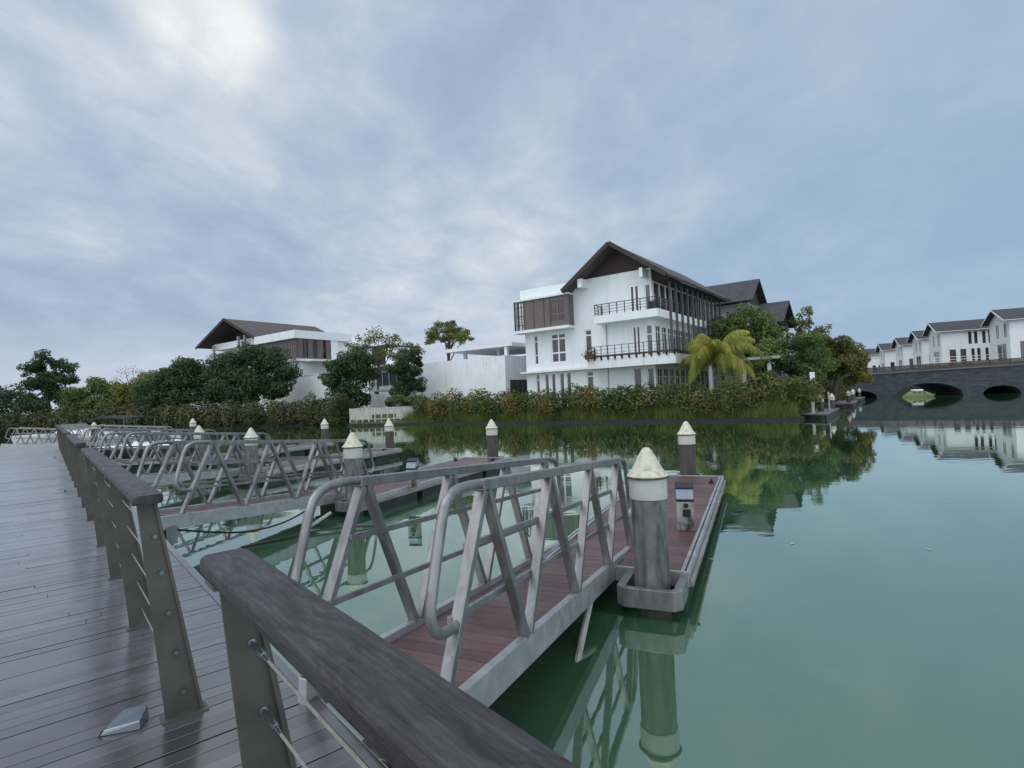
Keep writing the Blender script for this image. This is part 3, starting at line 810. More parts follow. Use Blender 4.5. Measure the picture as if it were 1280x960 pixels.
rope('support_pipe', [(.66, 5.02, .27), (.40, 4.2, -.02), (.30, 3.85, -.2)], .026, M['pipe'], 'pale grey pipe leaning into the water beneath the nearest gangway', 'pipe')
rope('water_hose', [(.52, 5.4, .24), (.36, 4.9, .10), (.24, 4.5, .0), (.2, 4.4, -.05)], .014, M['hose_blue'], 'dark blue hose hanging from the gangway to the water beside the grey pipe', 'hose')
rope('water_hose', [(-.30, 3.1, .12), (-.12, 3.28, .06), (.0, 3.40, -.02), (.03, 3.43, -.06)], .014, M['hose_blue'], 'dark blue hose end poking out below the nearest gangway beam', 'hose')
mb = MB(); mb.box(-.022, .022, -.009, .009, 0, .003); o = mb.build('paper_scrap', M['sign']); o.location = bw(.72, 3.05, .503); o.rotation_euler = (0, 0, .3)
tag(o, 'tiny scrap of white paper lying on the planks beyond the railing', 'litter')

rg_ = random.Random(9); mb = MB()
for k in range(46):
    x, y = rg_.uniform(1.5, 14), rg_.uniform(3, 20); a = rg_.uniform(0, 6.28); L_ = rg_.uniform(.015, .05); wd_ = L_ * rg_.uniform(.3, .7)
    c, s_ = math.cos(a), math.sin(a)
    mb.add([(x - c * L_, y - s_ * L_, .004), (x + s_ * wd_, y - c * wd_, .007), (x + c * L_, y + s_ * L_, .005), (x - s_ * wd_, y + c * wd_, .007)], [(0, 1, 2, 3)])
tag(mb.build('floating_debris', M['weathered']), 'scattered pale leaf bits floating on the open water', 'debris', kind='stuff')
# ------------------------------------------------------------------ boats
def boat(label, loc, rz, L, B, H, hull_m, deck_m, canopy=None, wind=True):
    r = thing('motor_boat', label, 'boat', loc, rz)
    st = [(-.5, .86, 1.0, .0), (-.25, .98, .97, .0), (0, 1.0, .98, .0), (.22, .86, 1.02, .02), (.38, .52, 1.1, .10), (.5, .04, 1.2, .45)]
    vs = []; fs = []
    for (u, b, h, k) in st:
        for (yy, zz) in ((-b, h), (-b * .8, .35 + k * .5), (0, -.25 + k), (b * .8, .35 + k * .5), (b, h)):
            vs.append((u * L, yy * B / 2, zz * H))
    for i in range(len(st) - 1):
        for k in range(4):
            a = i * 5 + k; fs.append((a, a + 1, a + 6, a + 5))
    fs.append((4, 3, 2, 1, 0))
    mb = MB(); mb.add(vs, fs, True); mb.build('hull', hull_m, r)
    mb = MB(); vs = []; fs = []
    for (u, b, h, k) in st: vs += [(u * L, -b * B / 2 * .98, h * H + .004), (u * L, b * B / 2 * .98, h * H + .004)]
    for i in range(len(st) - 1): fs.append((2 * i, 2 * i + 1, 2 * i + 3, 2 * i + 2))
    mb.add(vs, fs); mb.hexa([(-.1 * L, -.3 * B, H), (.3 * L, -.22 * B, H), (.3 * L, .22 * B, H), (-.1 * L, .3 * B, H)], [(-.08 * L, -.26 * B, 1.35 * H), (.18 * L, -.2 * B, 1.35 * H), (.18 * L, .2 * B, 1.35 * H), (-.08 * L, .26 * B, 1.35 * H)])
    mb.build('deck', deck_m, r)
    if wind:
        mb = MB(); mb.hexa([(-.02 * L, -.3 * B, 1.36 * H), (.12 * L, -.22 * B, 1.36 * H), (.12 * L, .22 * B, 1.36 * H), (-.02 * L, .3 * B, 1.36 * H)], [(-.05 * L, -.27 * B, 1.75 * H), (.04 * L, -.2 * B, 1.75 * H), (.04 * L, .2 * B, 1.75 * H), (-.05 * L, .27 * B, 1.75 * H)])
        mb.build('windscreen', M['glass'], r)
    if canopy:
        mb = MB(); n = 7; vs = []; fs = []
        for i in range(n):
            u = i / (n - 1); z = H + 1.15 + .16 * math.sin(u * PI)
            for yy in (-1, -.5, 0, .5, 1): vs.append(((-.42 + .5 * u) * L, yy * B * .46, z - .12 * yy * yy))
        for i in range(n - 1):
            for k in range(4): a = i * 5 + k; fs.append((a, a + 1, a + 6, a + 5))
        mb.add(vs, fs, True); o = mb.build('canopy', canopy, r)
        sd = o.modifiers.new('thick', 'SOLIDIFY'); sd.thickness = .04
        mb = MB()
        for u in (-.4, .06):
            for yy in (-1, 1): mb.tube([((u * .9) * L, yy * B * .45, H), (u * L, yy * B * .45, H + 1.1)], .02, 6)
        mb.build('canopy_frame', M['alu'], r)
    return r
boat('long white speedboat with dark stripe moored past the end of the planks', (-29.0, 36.5, 0), -.25, 8.5, 2.3, .85, M['boat_white'], M['boat_white'])
boat('white motor boat under a black canvas canopy, moored behind the gangways', (-24.3, 35.4, 0), -.25, 7.5, 2.4, .62, M['boat_white'], M['boat_white'], M['canvas'])
boat('dark hulled boat between the distant gangways', (-15.2, 23.3, 0), -.42, 5.5, 2.0, .62, M['boat_dark'], M['boat_white'], None)

# small green water taxi by the bridge arch
r = thing('water_taxi', 'small lime green boat with pale roof floating at the bridge arch', 'boat', (49.6, 67.6, 0), -.35); r.scale = (.74, .74, .74)
mb = MB(); vs = []; fs = []
ST = [(-2.2, .3, .26), (-1.9, .75, .34), (-1.2, .95, .40), (0, 1.0, .42), (1.1, .9, .42), (1.8, .55, .40), (2.4, .06, .40)]
for x, b, h in ST:
    for yy, zz in ((-b, h), (-b * .8, -.02), (0, -.3), (b * .8, -.02), (b, h)): vs.append((x - (.35 if x > 1.5 and zz < .1 else 0), yy, zz))
for i in range(len(ST) - 1):
    for k in range(4): a = i * 5 + k; fs.append((a, a + 1, a + 6, a + 5))
fs += [(4, 3, 2, 1, 0)] + [(i * 5, i * 5 + 4, i * 5 + 9, i * 5 + 5) for i in range(len(ST) - 1)]
mb.add(vs, fs, True); mb.build('hull', M['boat_hull2'], r)
mb = MB(); vs = []; fs = []
CT = [(-1.95, .55, .36), (-1.3, .80, .82), (-.7, .84, 1.10), (.2, .84, 1.12), (.9, .76, .92), (1.9, .45, .44)]
for x, b, h in CT:
    for yy, zz in ((-b, .34), (-b * .96, .34 + (h - .34) * .6), (-b * .6, h), (b * .6, h), (b * .96, .34 + (h - .34) * .6), (b, .34)): vs.append((x, yy, zz))
for i in range(len(CT) - 1):
    for k in range(5): a = i * 6 + k; fs.append((a, a + 1, a + 7, a + 6))
mb.add(vs, fs, True); mb.build('cabin', M['boat_green'], r)
mb = MB(); mb.hexa([(-.95, -.60, 1.08), (.65, -.60, 1.06), (.65, .60, 1.06), (-.95, .60, 1.08)], [(-.8, -.5, 1.24), (.5, -.5, 1.24), (.5, .5, 1.24), (-.8, .5, 1.24)]); mb.build('roof', M['boat_white'], r, .03)
mb = MB()
for a, b in ((-1.0, -.45), (-.3, .25), (.4, .85)):
    mb.hexa([(a, -.87, .60), (b, -.87, .60), (b, -.80, .60), (a, -.80, .60)], [(a + .06, -.78, .95), (b - .06, -.78, .95), (b - .06, -.66, .95), (a + .06, -.66, .95)])
mb.build('side_windows', M['glass'], r)
#BUILDINGS
# ------------------------------------------------------------------ building helpers
HRZ = math.atan2(-.5944, .8042)
def cells(mb, a0, a1, z0, z1, lo, hi, holes, axis):
    xs = sorted({a0, a1, *[h[0] for h in holes], *[h[1] for h in holes]}); zs = sorted({z0, z1, *[h[2] for h in holes], *[h[3] for h in holes]})
    for i in range(len(zs) - 1):
        zm = (zs[i] + zs[i + 1]) / 2; run = None
        for j in range(len(xs) - 1):
            xm = (xs[j] + xs[j + 1]) / 2
            solid = not any(h[0] < xm < h[1] and h[2] < zm < h[3] for h in holes)
            if solid and run is None: run = xs[j]
            if run is not None and (not solid or j == len(xs) - 2):
                e = xs[j + 1] if solid else xs[j]
                if axis == 'x': mb.box(run, e, lo, hi, zs[i], zs[i + 1])
                else: mb.box(lo, hi, run, e, zs[i], zs[i + 1])
                run = None
def window(parent, axis, a0, a1, z0, z1, face, out, cols=(), rows=(), fw=.09, fm='white_trim', gm='glass', rec=.06, depth=.07):
    """out = -1 when the outside is towards smaller face coordinate"""
    inn = -out
    lo, hi = sorted((face + inn * rec, face + inn * (rec + depth)))
    holes = []
    xs = [a0 + fw] + [c for c in cols for c in (c - fw / 2, c + fw / 2)] + [a1 - fw]
    zs = [z0 + fw] + [c for c in rows for c in (c - fw / 2, c + fw / 2)] + [z1 - fw]
    for i in range(0, len(xs), 2):
        for j in range(0, len(zs), 2): holes.append((xs[i], xs[i + 1], zs[j], zs[j + 1]))
    mb = MB(); cells(mb, a0, a1, z0, z1, lo, hi, holes, axis)
    fr = mb.build('window', M[fm], parent)
    g0, g1 = sorted((face + inn * (rec + depth * .6), face + inn * (rec + depth * .6 + .02)))
    mb = MB()
    e = .02
    if axis == 'x': mb.box(a0 + e, a1 - e, g0, g1, z0 + e, z1 - e)
    else: mb.box(g0, g1, a0 + e, a1 - e, z0 + e, z1 - e)
    mb.build('pane', M[gm], fr)
    return fr
def gable(mb, x0, z0, xp, zp, x1, z1, th, ya, yb, axis='y'):
    mb.prism([(x0, z0), (xp, zp), (xp, zp - th), (x0 + th * .55, z0 - th * .45)], axis, ya, yb)
    mb.prism([(xp, zp), (x1, z1), (x1 - th * .55, z1 - th * .45), (xp, zp - th)], axis, ya, yb)

# ------------------------------------------------------------------ main villa
H = thing('villa', 'large white three storey villa with brown gable roof, two balconies and side columns', 'house', (11.32, 42, 0), HRZ)
ww = []
def W(*a, **k): ww.append((a, k))
W('x', -12.35, -11.92, 4.9, 7.55, rows=(5.75, 7.0), fw=.08)
W('x', -10.55, -8.95, 4.9, 7.55, cols=(-9.75,), rows=(5.8, 7.05), fw=.13)
W('x', -7.08, -6.38, 4.92, 7.55, rows=(5.7, 7.05), fw=.10)
W('x', -2.85, -1.92, 8.42, 10.75, cols=(-2.385,), fw=.17)
W('x', -2.75, -1.98, 4.88, 7.4, cols=(-2.365,), fw=.14)
W('x', -1.55, -1.0, 4.88, 7.35, rows=(6.6,), fw=.08)
W('x', -1.5, -1.0, 8.42, 10.6, fw=.08)
W('x', -12.3, -11.88, 1.5, 4.02, rows=(2.3, 3.5), fw=.08)
for a, b in ((-11.32, -10.92), (-10.62, -10.22), (-9.75, -9.33), (-9.05, -8.62)): W('x', a, b, 1.3, 3.98, fw=.05)
W('x', -7.08, -6.38, 1.4, 4.0, rows=(2.15, 3.55), fw=.10)
W('x', -2.75, -2.08, 1.1, 3.98, fw=.06)
W('x', -1.6, -1.0, 1.3, 3.95, rows=(2.1,), fw=.08)
holes = [(a[1], a[2], a[3], a[4]) for a, k in ww]
mb = MB()
cells(mb, -13.3, -.9, .8, 10.9, 1.3, 1.5, holes, 'x')
mb.box(-13.3, -7.62, 1.301, 1.5, 10.9, 11.0)
cells(mb, -6.95, -.9, 10.9, 11.85, 1.3, 1.5, [], 'x')
mb.box(-7.62, -6.95, 1.302, 1.5, 10.9, 11.3)
sh = []
ys = [1.75 + 1.335 * k for k in range(12)]
for y in ys:
    for z0, z1 in ((1.3, 3.85), (4.9, 7.3), (8.42, 10.75)): sh.append((y, y + 1.12, z0, z1))
cells(mb, 1.5, 17.6, .8, 10.86, -1.1, -.9, sh, 'y')
mb.box(-13.3, -13.1, 1.5, 17.6, .8, 11.0); mb.box(-13.1, -1.1, 17.4, 17.6, .8, 10.9)
mb.box(-13.1, -1.15, 1.75, 17.3, 10.6, 10.8)
mb.build('wall', M['white_wall'], H)
mb = MB(); mb.box(-12.9, -1.3, 1.9, 17.2, .8, 10.5); mb.build('unseen_core', M['grey_wall'], H)  # unseen solid core added inside the walls to block light
for a, k in ww: window(H, *a, 1.3, -1, **k)
for (a, b, z0, z1) in sh: window(H, 'y', a, b, z0, z1, -.9, 1, cols=((a + b) / 2,) if z0 < 8 else (), rows=(z0 + 1.9,) if z0 < 8 else (), fw=.05, fm='grey_post' if z0 > 8 else 'white_trim')
# parapet and ledge
mb = MB(); mb.box(-13.62, -7.65, 1.22, 12.0, 11.002, 11.85); mb.build('parapet', M['white_wall'], H)
mb = MB(); mb.box(-13.62, -6.21, .72, 1.297, 4.13, 4.29); mb.box(-13.62, -13.303, 1.298, 8, 4.13, 4.29); mb.build('ledge', M['stained_wall'], H)
# upper balcony
mb = MB(); mb.prism([(-5.42, 0), (0, 0), (0, 17.2), (-.897, 17.2), (-.897, 1.297), (-5.42, 1.297)], 'z', 7.76, 8.38); mb.build('balcony_slab', M['stained_wall'], H)
def balustrade(parent, segs, z0, z1, step, nb, mat, post=.05, bar=.03, thick_bottom=False):
    mb = MB()
    for (xa, ya, xb, yb) in segs:
        L = math.hypot(xb - xa, yb - ya); n = max(1, round(L / step))
        for i in range(n + 1):
            u = i / n; x, y = xa + (xb - xa) * u, ya + (yb - ya) * u
            mb.box(x - post / 2, x + post / 2, y - post / 2, y + post / 2, z0, z1)
            if thick_bottom: mb.hexa([(x - .03, y - .03, z0 - .30), (x + .03, y - .03, z0 - .30), (x + .03, y + .03, z0 - .30), (x - .03, y + .03, z0 - .30)],
                                     [(x - .09, y - .12, z0 + .0), (x + .09, y - .12, z0), (x + .09, y + .05, z0), (x - .09, y + .05, z0)])
        for k in range(nb):
            z = z0 + (z1 - z0) * (k + 1) / nb
            w_ = bar * (1.9 if k == nb - 1 else 1)
            mb.beam((xa, ya, z), (xb, yb, z), w_, w_)
        if thick_bottom: mb.beam((xa, ya - .03, z0 + .05), (xb, yb - .03, z0 + .05), .10, .16)
    return mb.build('balustrade', mat, parent)
balustrade(H, [(-5.36, .07, -.07, .07), (-5.36, .07, -5.36, 1.25), (-.07, .07, -.07, 17)], 8.381, 9.3, .66, 4, M['brown_metal'], .06, .028)
# lower balcony
mb = MB(); mb.prism([(-6.2, -.05), (1.25, -.05), (1.25, 17), (-.897, 17), (-.897, 1.297), (-6.2, 1.297)], 'z', 4.08, 4.84); mb.build('balcony_slab', M['stained_wall'], H)
balustrade(H, [(-6.1, -.08, 1.22, -.08), (-6.1, -.08, -6.1, 1.2), (1.22, -.08, 1.22, 16.9)], 5.0, 5.86, .62, 3, M['brown_metal'], .05, .022, True)
# side columns
for k in range(11):
    y = 2.6 + 1.37 * k
    mb = MB(); mb.box(.004, .17, y - .09, y + .09, 4.842, 10.95); mb.build('side_column', M['grey_post'], H)
mb = MB(); mb.tube([(-5.0, 1.26, 1.0), (-5.0, 1.26, 7.74)], .045, 8); mb.build('drain_pipe', M['grey_wall'], H)
# roof
mb = MB(); gable(mb, -8.3, 11.0, -3.75, 14.2, .85, 10.95, .26, -.12, 17.6); rf = mb.build('roof', M['shingle'], H)
mb = MB(); mb.prism([(-1.1, 10.862), (.6, 10.75), (.6, 10.80), (-.9, 11.7), (-1.1, 11.7)], 'y', 1.52, 17.5); mb.build('eave_soffit', M['soffit'], H)
mb = MB()
for (xa, za), (xb, zb) in (((-8.33, 10.86), (-3.75, 14.10)), ((-3.75, 14.10), (.88, 10.81))): mb.beam((xa, -.17, za), (xb, -.17, zb), .07, .34)
mb.beam((.86, -.15, 10.82), (.86, 17.6, 10.82), .05, .22); mb.beam((-8.31, -.15, 10.87), (-8.31, 17.6, 10.87), .05, .22)
mb.build('barge_board', M['soffit'], rf)
mb = MB(); mb.prism([(-7.0, 11.304), (-6.948, 11.304), (-6.948, 11.853), (-.902, 11.853), (-.902, 12.0), (-3.75, 13.93), (-6.9, 11.8)], 'y', 1.34, 1.46)
mb.build('gable_board', M['soffit'], H)
for xa, xb in ((-6.9, -6.5), (-1.38, -1.12)):
    mb = MB(); mb.box(xa, xb, .12, 1.296, 11.0, 11.72); mb.build('outrigger_beam', M['white_wall'], H)
# screened box bay at third floor left
bx = H
mb = MB(); mb.box(-13.85, -8.0, .22, 1.296, 7.78, 8.02); mb.box(-13.85, -8.0, .28, 1.296, 10.68, 10.84); mb.build('bay_slab', M['stained_wall'], bx)
mb = MB(); cells(mb, -12.75, -8.05, 8.022, 10.678, .45, .60, [(-9.95, -8.35, 8.4, 10.42)], 'x')
for x in (-12.72, -11.7, -10.6, -9.98, -8.08): mb.box(x - .05, x + .05, .36, .449, 8.022, 10.678)
mb.box(-8.12, -8.05, .601, 1.296, 8.022, 10.678)
mb.build('bay_screen', M['brown_panel'], bx)
window(H, 'x', -9.95, -8.35, 8.4, 10.42, .44, -1, cols=(-9.15,), rows=(9.1,), fw=.12, fm='brown_panel', gm='brown_glass', rec=.02)
mb = MB()
for x in (-13.75, -13.3, -12.95): mb.box(x - .035, x + .035, .36, .43, 8.022, 10.678)
for z in (8.5, 9.3, 10.1): mb.box(-13.78, -12.8, .375, .415, z, z + .06)
for k in range(4): mb.box(-13.80, -13.74, .5 + k * .2, .56 + k * .2, 8.022, 10.678)
mb.build('bay_louvre', M['brown_metal'], bx)
mb = MB()
for k in range(3): mb.prism([(-13.6 + k * .3, 8.03), (-13.5 + k * .3, 8.03), (-13.3 + k * .3, 10.6), (-13.4 + k * .3, 10.6)], 'y', .9, .94)
mb.build('bay_curtain', M['white_trim'], bx)
# air conditioner on the balcony
a_ = thing('air_conditioner', 'dark air conditioner unit standing on the upper balcony corner of the large villa', 'air conditioner', (11.32, 42, 0), HRZ)
mb = MB(); mb.box(-.85, -.15, .35, .70, 8.381, 9.05); mb.build('casing', M['gate'], a_, .02)
mb = MB(); mb.tube([(-.5, .349, 8.72), (-.5, .33, 8.72)], .24, 20); mb.build('fan_grille', M['black'], a_)
p_ = thing('planter', 'dark reddish planter with drooping plants at the left end of the lower balcony', 'planter', (11.32, 42, 0), HRZ)
mb = MB(); mb.hexa([(-6.2, -.42, 4.86), (-5.5, -.42, 4.86), (-5.5, -.14, 4.86), (-6.2, -.14, 4.86)], [(-6.25, -.46, 5.25), (-5.45, -.46, 5.25), (-5.45, -.14, 5.25), (-6.25, -.14, 5.25)]); mb.build('trough', M['clay'], p_)
q = np.random.default_rng(5).normal(size=(160, 3)) * np.array([.32, .14, .22]) + np.array([-5.8, -.3, 5.35]); V, F = leaves(q, .16); np_mesh('plant', V, F, LEAF['russet'], p_)

# ------------------------------------------------------------------ annex: long white wall block with open roof terrace
A = thing('annex', 'low white windowless block with rust stains and a flat canopy roof on columns', 'annex', (11.32, 42, 0), HRZ)
mb = MB(); mb.box(-27.9, -16.3, 2.0, 2.25, .8, 6.12); cells(mb, 2.25, 13.5, .8, 6.12, -16.55, -16.3, [(2.7, 9.5, .8, 3.75)], 'y')
mb.box(-27.9, -27.65, 2.25, 13.5, .8, 6.12); mb.box(-27.65, -16.55, 2.25, 13.5, 5.3, 5.5); mb.build('wall', M['stained_wall'], A)
mb = MB(); mb.box(-16.5, -16.42, 2.7, 9.5, .8, 3.75)
for k in range(8): mb.box(-16.42, -16.38, 2.8 + k * .9, 2.86 + k * .9, .8, 3.7)
mb.build('gate', M['gate'], A)
mb = MB(); mb.box(-24.5, -15.6, 2.3, 12.0, 7.02, 7.36); mb.build('canopy_roof', M['white_wall'], A)
for x, y in ((-16.5, 2.6), (-19.3, 5.0), (-23.5, 4.5), (-16.2, 8.0), (-16.2, 11.5)):
    mb = MB(); mb.box(x - .16, x + .16, y - .16, y + .16, 5.5, 7.019); mb.build('column', M['white_wall'], A)
mb = MB(); mb.box(-22, -15.9, 12.1, 12.5, 5.5, 6.8); mb.box(-27, -22, 10, 10.3, 5.5, 6.6); mb.build('terrace_wall', M['brown_panel'], A)

# ------------------------------------------------------------------ house with dark slate roofs behind the villa
B = thing('house', 'house with two dark pointed roofs half hidden by trees right of the villa', 'house', (11.32, 42, 0), HRZ)
mb = MB(); gable(mb, 20.2, 11.1, 24.1, 13.85, 28, 11.1, .25, -9, 2.3, 'x'); mb.build('roof', M['slate'], B)
mb = MB(); gable(mb, 19.8, 8.5, 23.6, 11.0, 27.4, 8.5, .25, 2.32, 5.2, 'x'); mb.build('roof', M['slate'], B)
mb = MB(); mb.box(-8.6, 1.6, 21.2, 27, .8, 11.0); mb.build('wall', M['grey_wall'], B)
mb = MB(); mb.prism([(20.9, 11.0), (27.3, 11.0), (24.1, 13.4)], 'x', 1.5, 1.62); mb.prism([(20.6, 8.5), (26.6, 8.5), (23.6, 10.6)], 'x', 4.4, 4.5); mb.build('gable_board', M['soffit'], B)
mb = MB()
for y in (20.6, 23.6, 26.6): mb.box(4.2, 4.4, y - .1, y + .1, .8, 8.5)
mb.box(1.7, 4.3, 20.5, 26.8, 8.2, 8.4); mb.build('porch', M['grey_post'], B)
for k in range(4): window(B, 'x', -7.5 + k * 2.4, -6 + k * 2.4, 7.5, 9.6, 21.2, -1, cols=(-6.75 + k * 2.4,), fm='brown_metal', rec=-.08)

# ------------------------------------------------------------------ small flat roofed pavilion behind the palm
Pv = thing('pavilion', 'small flat roofed pavilion with pale columns and glass behind the palm', 'pavilion', (11.32, 42, 0), HRZ)
mb = MB(); mb.box(1.3, 7.2, 6.4, 12.0, 4.2, 4.42); mb.build('flat_roof', M['grey_wall'], Pv)
for x, y in ((1.7, 6.9), (4.4, 6.9), (6.3, 6.9), (6.3, 11)):
    mb = MB(); mb.box(x - .13, x + .13, y - .13, y + .13, .9, 4.199); mb.build('column', M['white_wall'], Pv)
mb = MB(); mb.box(1.8, 6.2, 8.6, 8.7, .9, 4.199); mb.build('glass_wall', M['glass'], Pv)
mb = MB()
for k in range(6): mb.box(1.8 + k * .85, 1.88 + k * .85, 8.5, 8.598, .9, 4.199)
mb.box(1.8, 6.2, 8.5, 8.597, 3.1, 3.18); mb.build('glazing_bars', M['white_trim'], Pv)

# ------------------------------------------------------------------ left villa
L = thing('villa', 'white villa on the left with brown screened upper floor and wide brown gable roof behind', 'house', (-27.37, 70, 0), HRZ)
mb = MB(); mb.box(-9.6, .1, -.1, 8.7, 10.75, 11.78); mb.build('flat_roof', M['white_wall'], L)
mb = MB()
cells(mb, -9.4, -.25, 8.1, 10.748, .3, .5, [], 'x'); cells(mb, .5, 5.4, 8.1, 10.748, -.25, -.05, [(1.2, 1.9, 8.3, 10.6), (2.6, 3.3, 8.3, 10.6), (4.0, 4.7, 8.3, 10.6)], 'y')
for k in range(18): mb.box(-9.4 + k * .52, -9.32 + k * .52, .24, .299, 8.1, 10.748)
for k in range(10): mb.box(-.049, .0, .55 + k * .5, .62 + k * .5, 8.1, 10.748)
mb.build('upper_screen', M['brown_panel'], L)
mb = MB(); mb.box(-.5, -.3, .6, 5.3, 8.15, 10.7); mb.build('screen_glass', M['glass'], L)
mb = MB(); mb.box(-.3, -.04, 5.4, 6.5, 8.1, 10.748); mb.box(-9.4, -.1, .32, 8.5, 1, 7.8); mb.box(-9.0, -.6, 2, 8.5, 8.1, 10.7); mb.box(-.6, -.1, 8.6, 17, 8.1, 10.4); mb.box(-26.3, -9.6, 4.0, 15, 1, 11.6); mb.build('wall', M['white_wall'], L)
mb = MB(); mb.box(-9.6, .3, -.15, 8.5, 7.805, 8.098); mb.box(.302, 1.8, 1.2, 16, 7.75, 7.98); mb.build('floor_slab', M['white_trim'], L)
mb = MB(); mb.box(-.55, -.09, 8.75, 16.8, 8.2, 10.2); mb.build('rear_screen', M['brown_panel'], L)
mb = MB(); gable(mb, -27.3, 11.9, -18.2, 15.4, -9.05, 11.5, .3, .1, 15.3); rl = mb.build('roof', M['shingle'], L)
mb = MB(); mb.beam((-27.3, .05, 11.75), (-18.2, .05, 15.28), .07, .4); mb.beam((-18.2, .05, 15.28), (-9.0, .05, 11.36), .07, .4); mb.build('barge_board', M['soffit'], rl)
mb = MB(); mb.prism([(-25.6, 12.2), (-10.4, 12.2), (-18.2, 15.0)], 'y', 3.6, 3.75); mb.build('gable_board', M['soffit'], L)
mb = MB(); mb.box(-24.6, -10.0, 1.6, 3.5, 11.2, 12.18); mb.build('gable_beam', M['white_wall'], L)
for x in (-23.5, -16, -14.2):
    mb = MB(); mb.box(x - .15, x + .15, .9, 1.2, 5, 11.9 if x < -20 else 12.6); mb.build('column', M['grey_wall'], L)
gw = thing('garden_wall', 'tall plain white garden wall between the trees below the left villa', 'wall', (-27.37, 70, 0), HRZ)
mb = MB(); mb.box(-1.6, 8.3, -1.0, -.7, .9, 5.72); mb.build('wall_panel', M['white_wall'], gw)
mb = MB(); mb.box(-1.7, 8.4, -1.05, -.65, 5.721, 5.84); mb.build('wall_cap', M['white_trim'], gw)

# house glimpsed between trees
Q = thing('house', 'white house with dark red panel and flat roof glimpsed between the two dark trees', 'house', (-18.6, 74.5, 0), HRZ)
mb = MB(); mb.box(-1.2, 7.0, 0, 6, 1, 6.6); mb.box(2.6, 4.8, -.1, 5, 6.85, 9.2); mb.box(-1.0, -.1, -.1, 5, 6.85, 9.5); mb.build('wall', M['white_wall'], Q)
mb = MB(); mb.box(.0, 2.5, -.12, 4.9, 6.9, 9.3); mb.build('red_panel', M['soffit'], Q)
mb = MB(); mb.box(-1.2, 2.9, -.3, 6.2, 9.52, 9.70); mb.build('flat_roof', M['shingle'], Q)
mb = MB(); mb.box(-2.5, 6.8, -2.4, 6.1, 6.605, 6.848); mb.build('canopy_slab', M['white_trim'], Q)
for z in (7.3, 8.1): 
    window(Q, 'x', -.9, -.3, z, z + .6, -.1, -1, fw=.06, rec=-.05)
window(Q, 'x', .5, 4.5, 4.2, 6.1, 0, -1, cols=(1.8, 3.1), fw=.08, rec=-.08)
T = thing('terrace', 'grey stepped terrace with low parapets behind the shore fence', 'terrace', (-14.2, 60, 0), HRZ)
mb = MB(); mb.box(-2.8, 2.4, 0, 4, .9, 1.9); mb.box(-2.2, 3.4, 2.2, 5, 1.9, 2.7); mb.build('steps', M['grey_wall'], T)
mb = MB(); mb.box(-2.9, .9, -.2, -.02, .9, 3.0); mb.build('parapet', M['stained_wall'], T)
mb = MB(); mb.box(1.8, 3.5, 1.9, 2.1, 2.0, 3.3); mb.build('parapet', M['stained_wall'], T)
mb = MB(); mb.box(-2.9, 3.4, 1.0, 4.5, 3.3, 3.5); mb.build('awning_slab', M['grey_wall'], T)
for x in (-2.6, .2, 3.0):
    mb = MB(); mb.box(x - .1, x + .1, 1.2, 1.4, .9, 3.299); mb.build('post', M['grey_wall'], T)
# white shore fence
fnc = thing('fence', 'low white panelled fence with dark openings along the cove shore', 'fence', (-14.9, 50.5, 0), math.atan2(-1.0, 6.5))
mb = MB()
for k in range(12): mb.box(k * .6 - .05, k * .6 + .05, -.05, .05, .3, 1.62)
for a, b in ((1.5, 1.6), (.55, .63)): mb.box(0, 6.65, -.052, -.002, a, b)
mb.build('post_and_rail', M['weathered'], fnc)
mb = MB(); cells(mb, 0, 6.6, .64, 1.49, -.03, .0, [(2.1, 4.4, .64, 1.0)], 'x'); mb.build('panel', M['weathered'], fnc)

# ------------------------------------------------------------------ bridge
BR = thing('bridge', 'long dark stone bridge with three low arches and a brown railing', 'bridge', (47.57, 71.91, 0), math.atan2(-5.0, 13.84))
def archz(x):
    for xc, hw, h in ((-2.0, 1.9, .95), (5.5, 3.6, 1.62), (13.0, 1.9, 1.0), (20.6, 3.6, 1.62), (28.2, 1.9, 1.0)):
        if abs(x - xc) < hw: return h * math.sqrt(max(0, 1 - ((x - xc) / hw) ** 2))
    return None
xs = sorted(set([-16 + .15 * i for i in range(370)] + [c + s_ * hw for c, hw in ((-2.0, 1.9), (5.5, 3.6), (13, 1.9), (20.6, 3.6), (28.2, 1.9)) for s_ in (-1, 1)]))
ztop = lambda x: 3.05 + .02 * max(-10, min(x, 18)) 
mb = MB()
for a, b in zip(xs[:-1], xs[1:]):
    m_ = archz((a + b) / 2)
    za = -.8 if m_ is None else (archz(a) or 0); zb = -.8 if m_ is None else (archz(b) or 0)
    ta, tb = ztop(a), ztop(b)
    mb.add([(a, 0, za), (b, 0, zb), (b, 0, tb), (a, 0, ta), (a, 13, za), (b, 13, zb), (b, 13, tb), (a, 13, ta)], [(0, 1, 2, 3), (5, 4, 7, 6), (3, 2, 6, 7), (4, 5, 1, 0)])
for c, hw in ((-2.0, 1.9), (5.5, 3.6), (13, 1.9), (20.6, 3.6), (28.2, 1.9)):
    for s_ in (-1, 1):
        x = c + s_ * hw; mb.add([(x, 0, -.8), (x, 13, -.8), (x, 13, .02), (x, 0, .02)], [(0, 1, 2, 3)])
mb.build('body', M['bridge'], BR)
mb = MB()
for a in range(-16, 38, 2): mb.hexa([(a, -.12, ztop(a) + .002), (a + 2, -.12, ztop(a + 2) + .002), (a + 2, .2, ztop(a + 2) + .002), (a, .2, ztop(a) + .002)], [(a, -.12, ztop(a) + .16), (a + 2, -.12, ztop(a + 2) + .16), (a + 2, .2, ztop(a + 2) + .16), (a, .2, ztop(a) + .16)])
mb.build('coping', M['bridge_cap'], BR)
mb = MB()
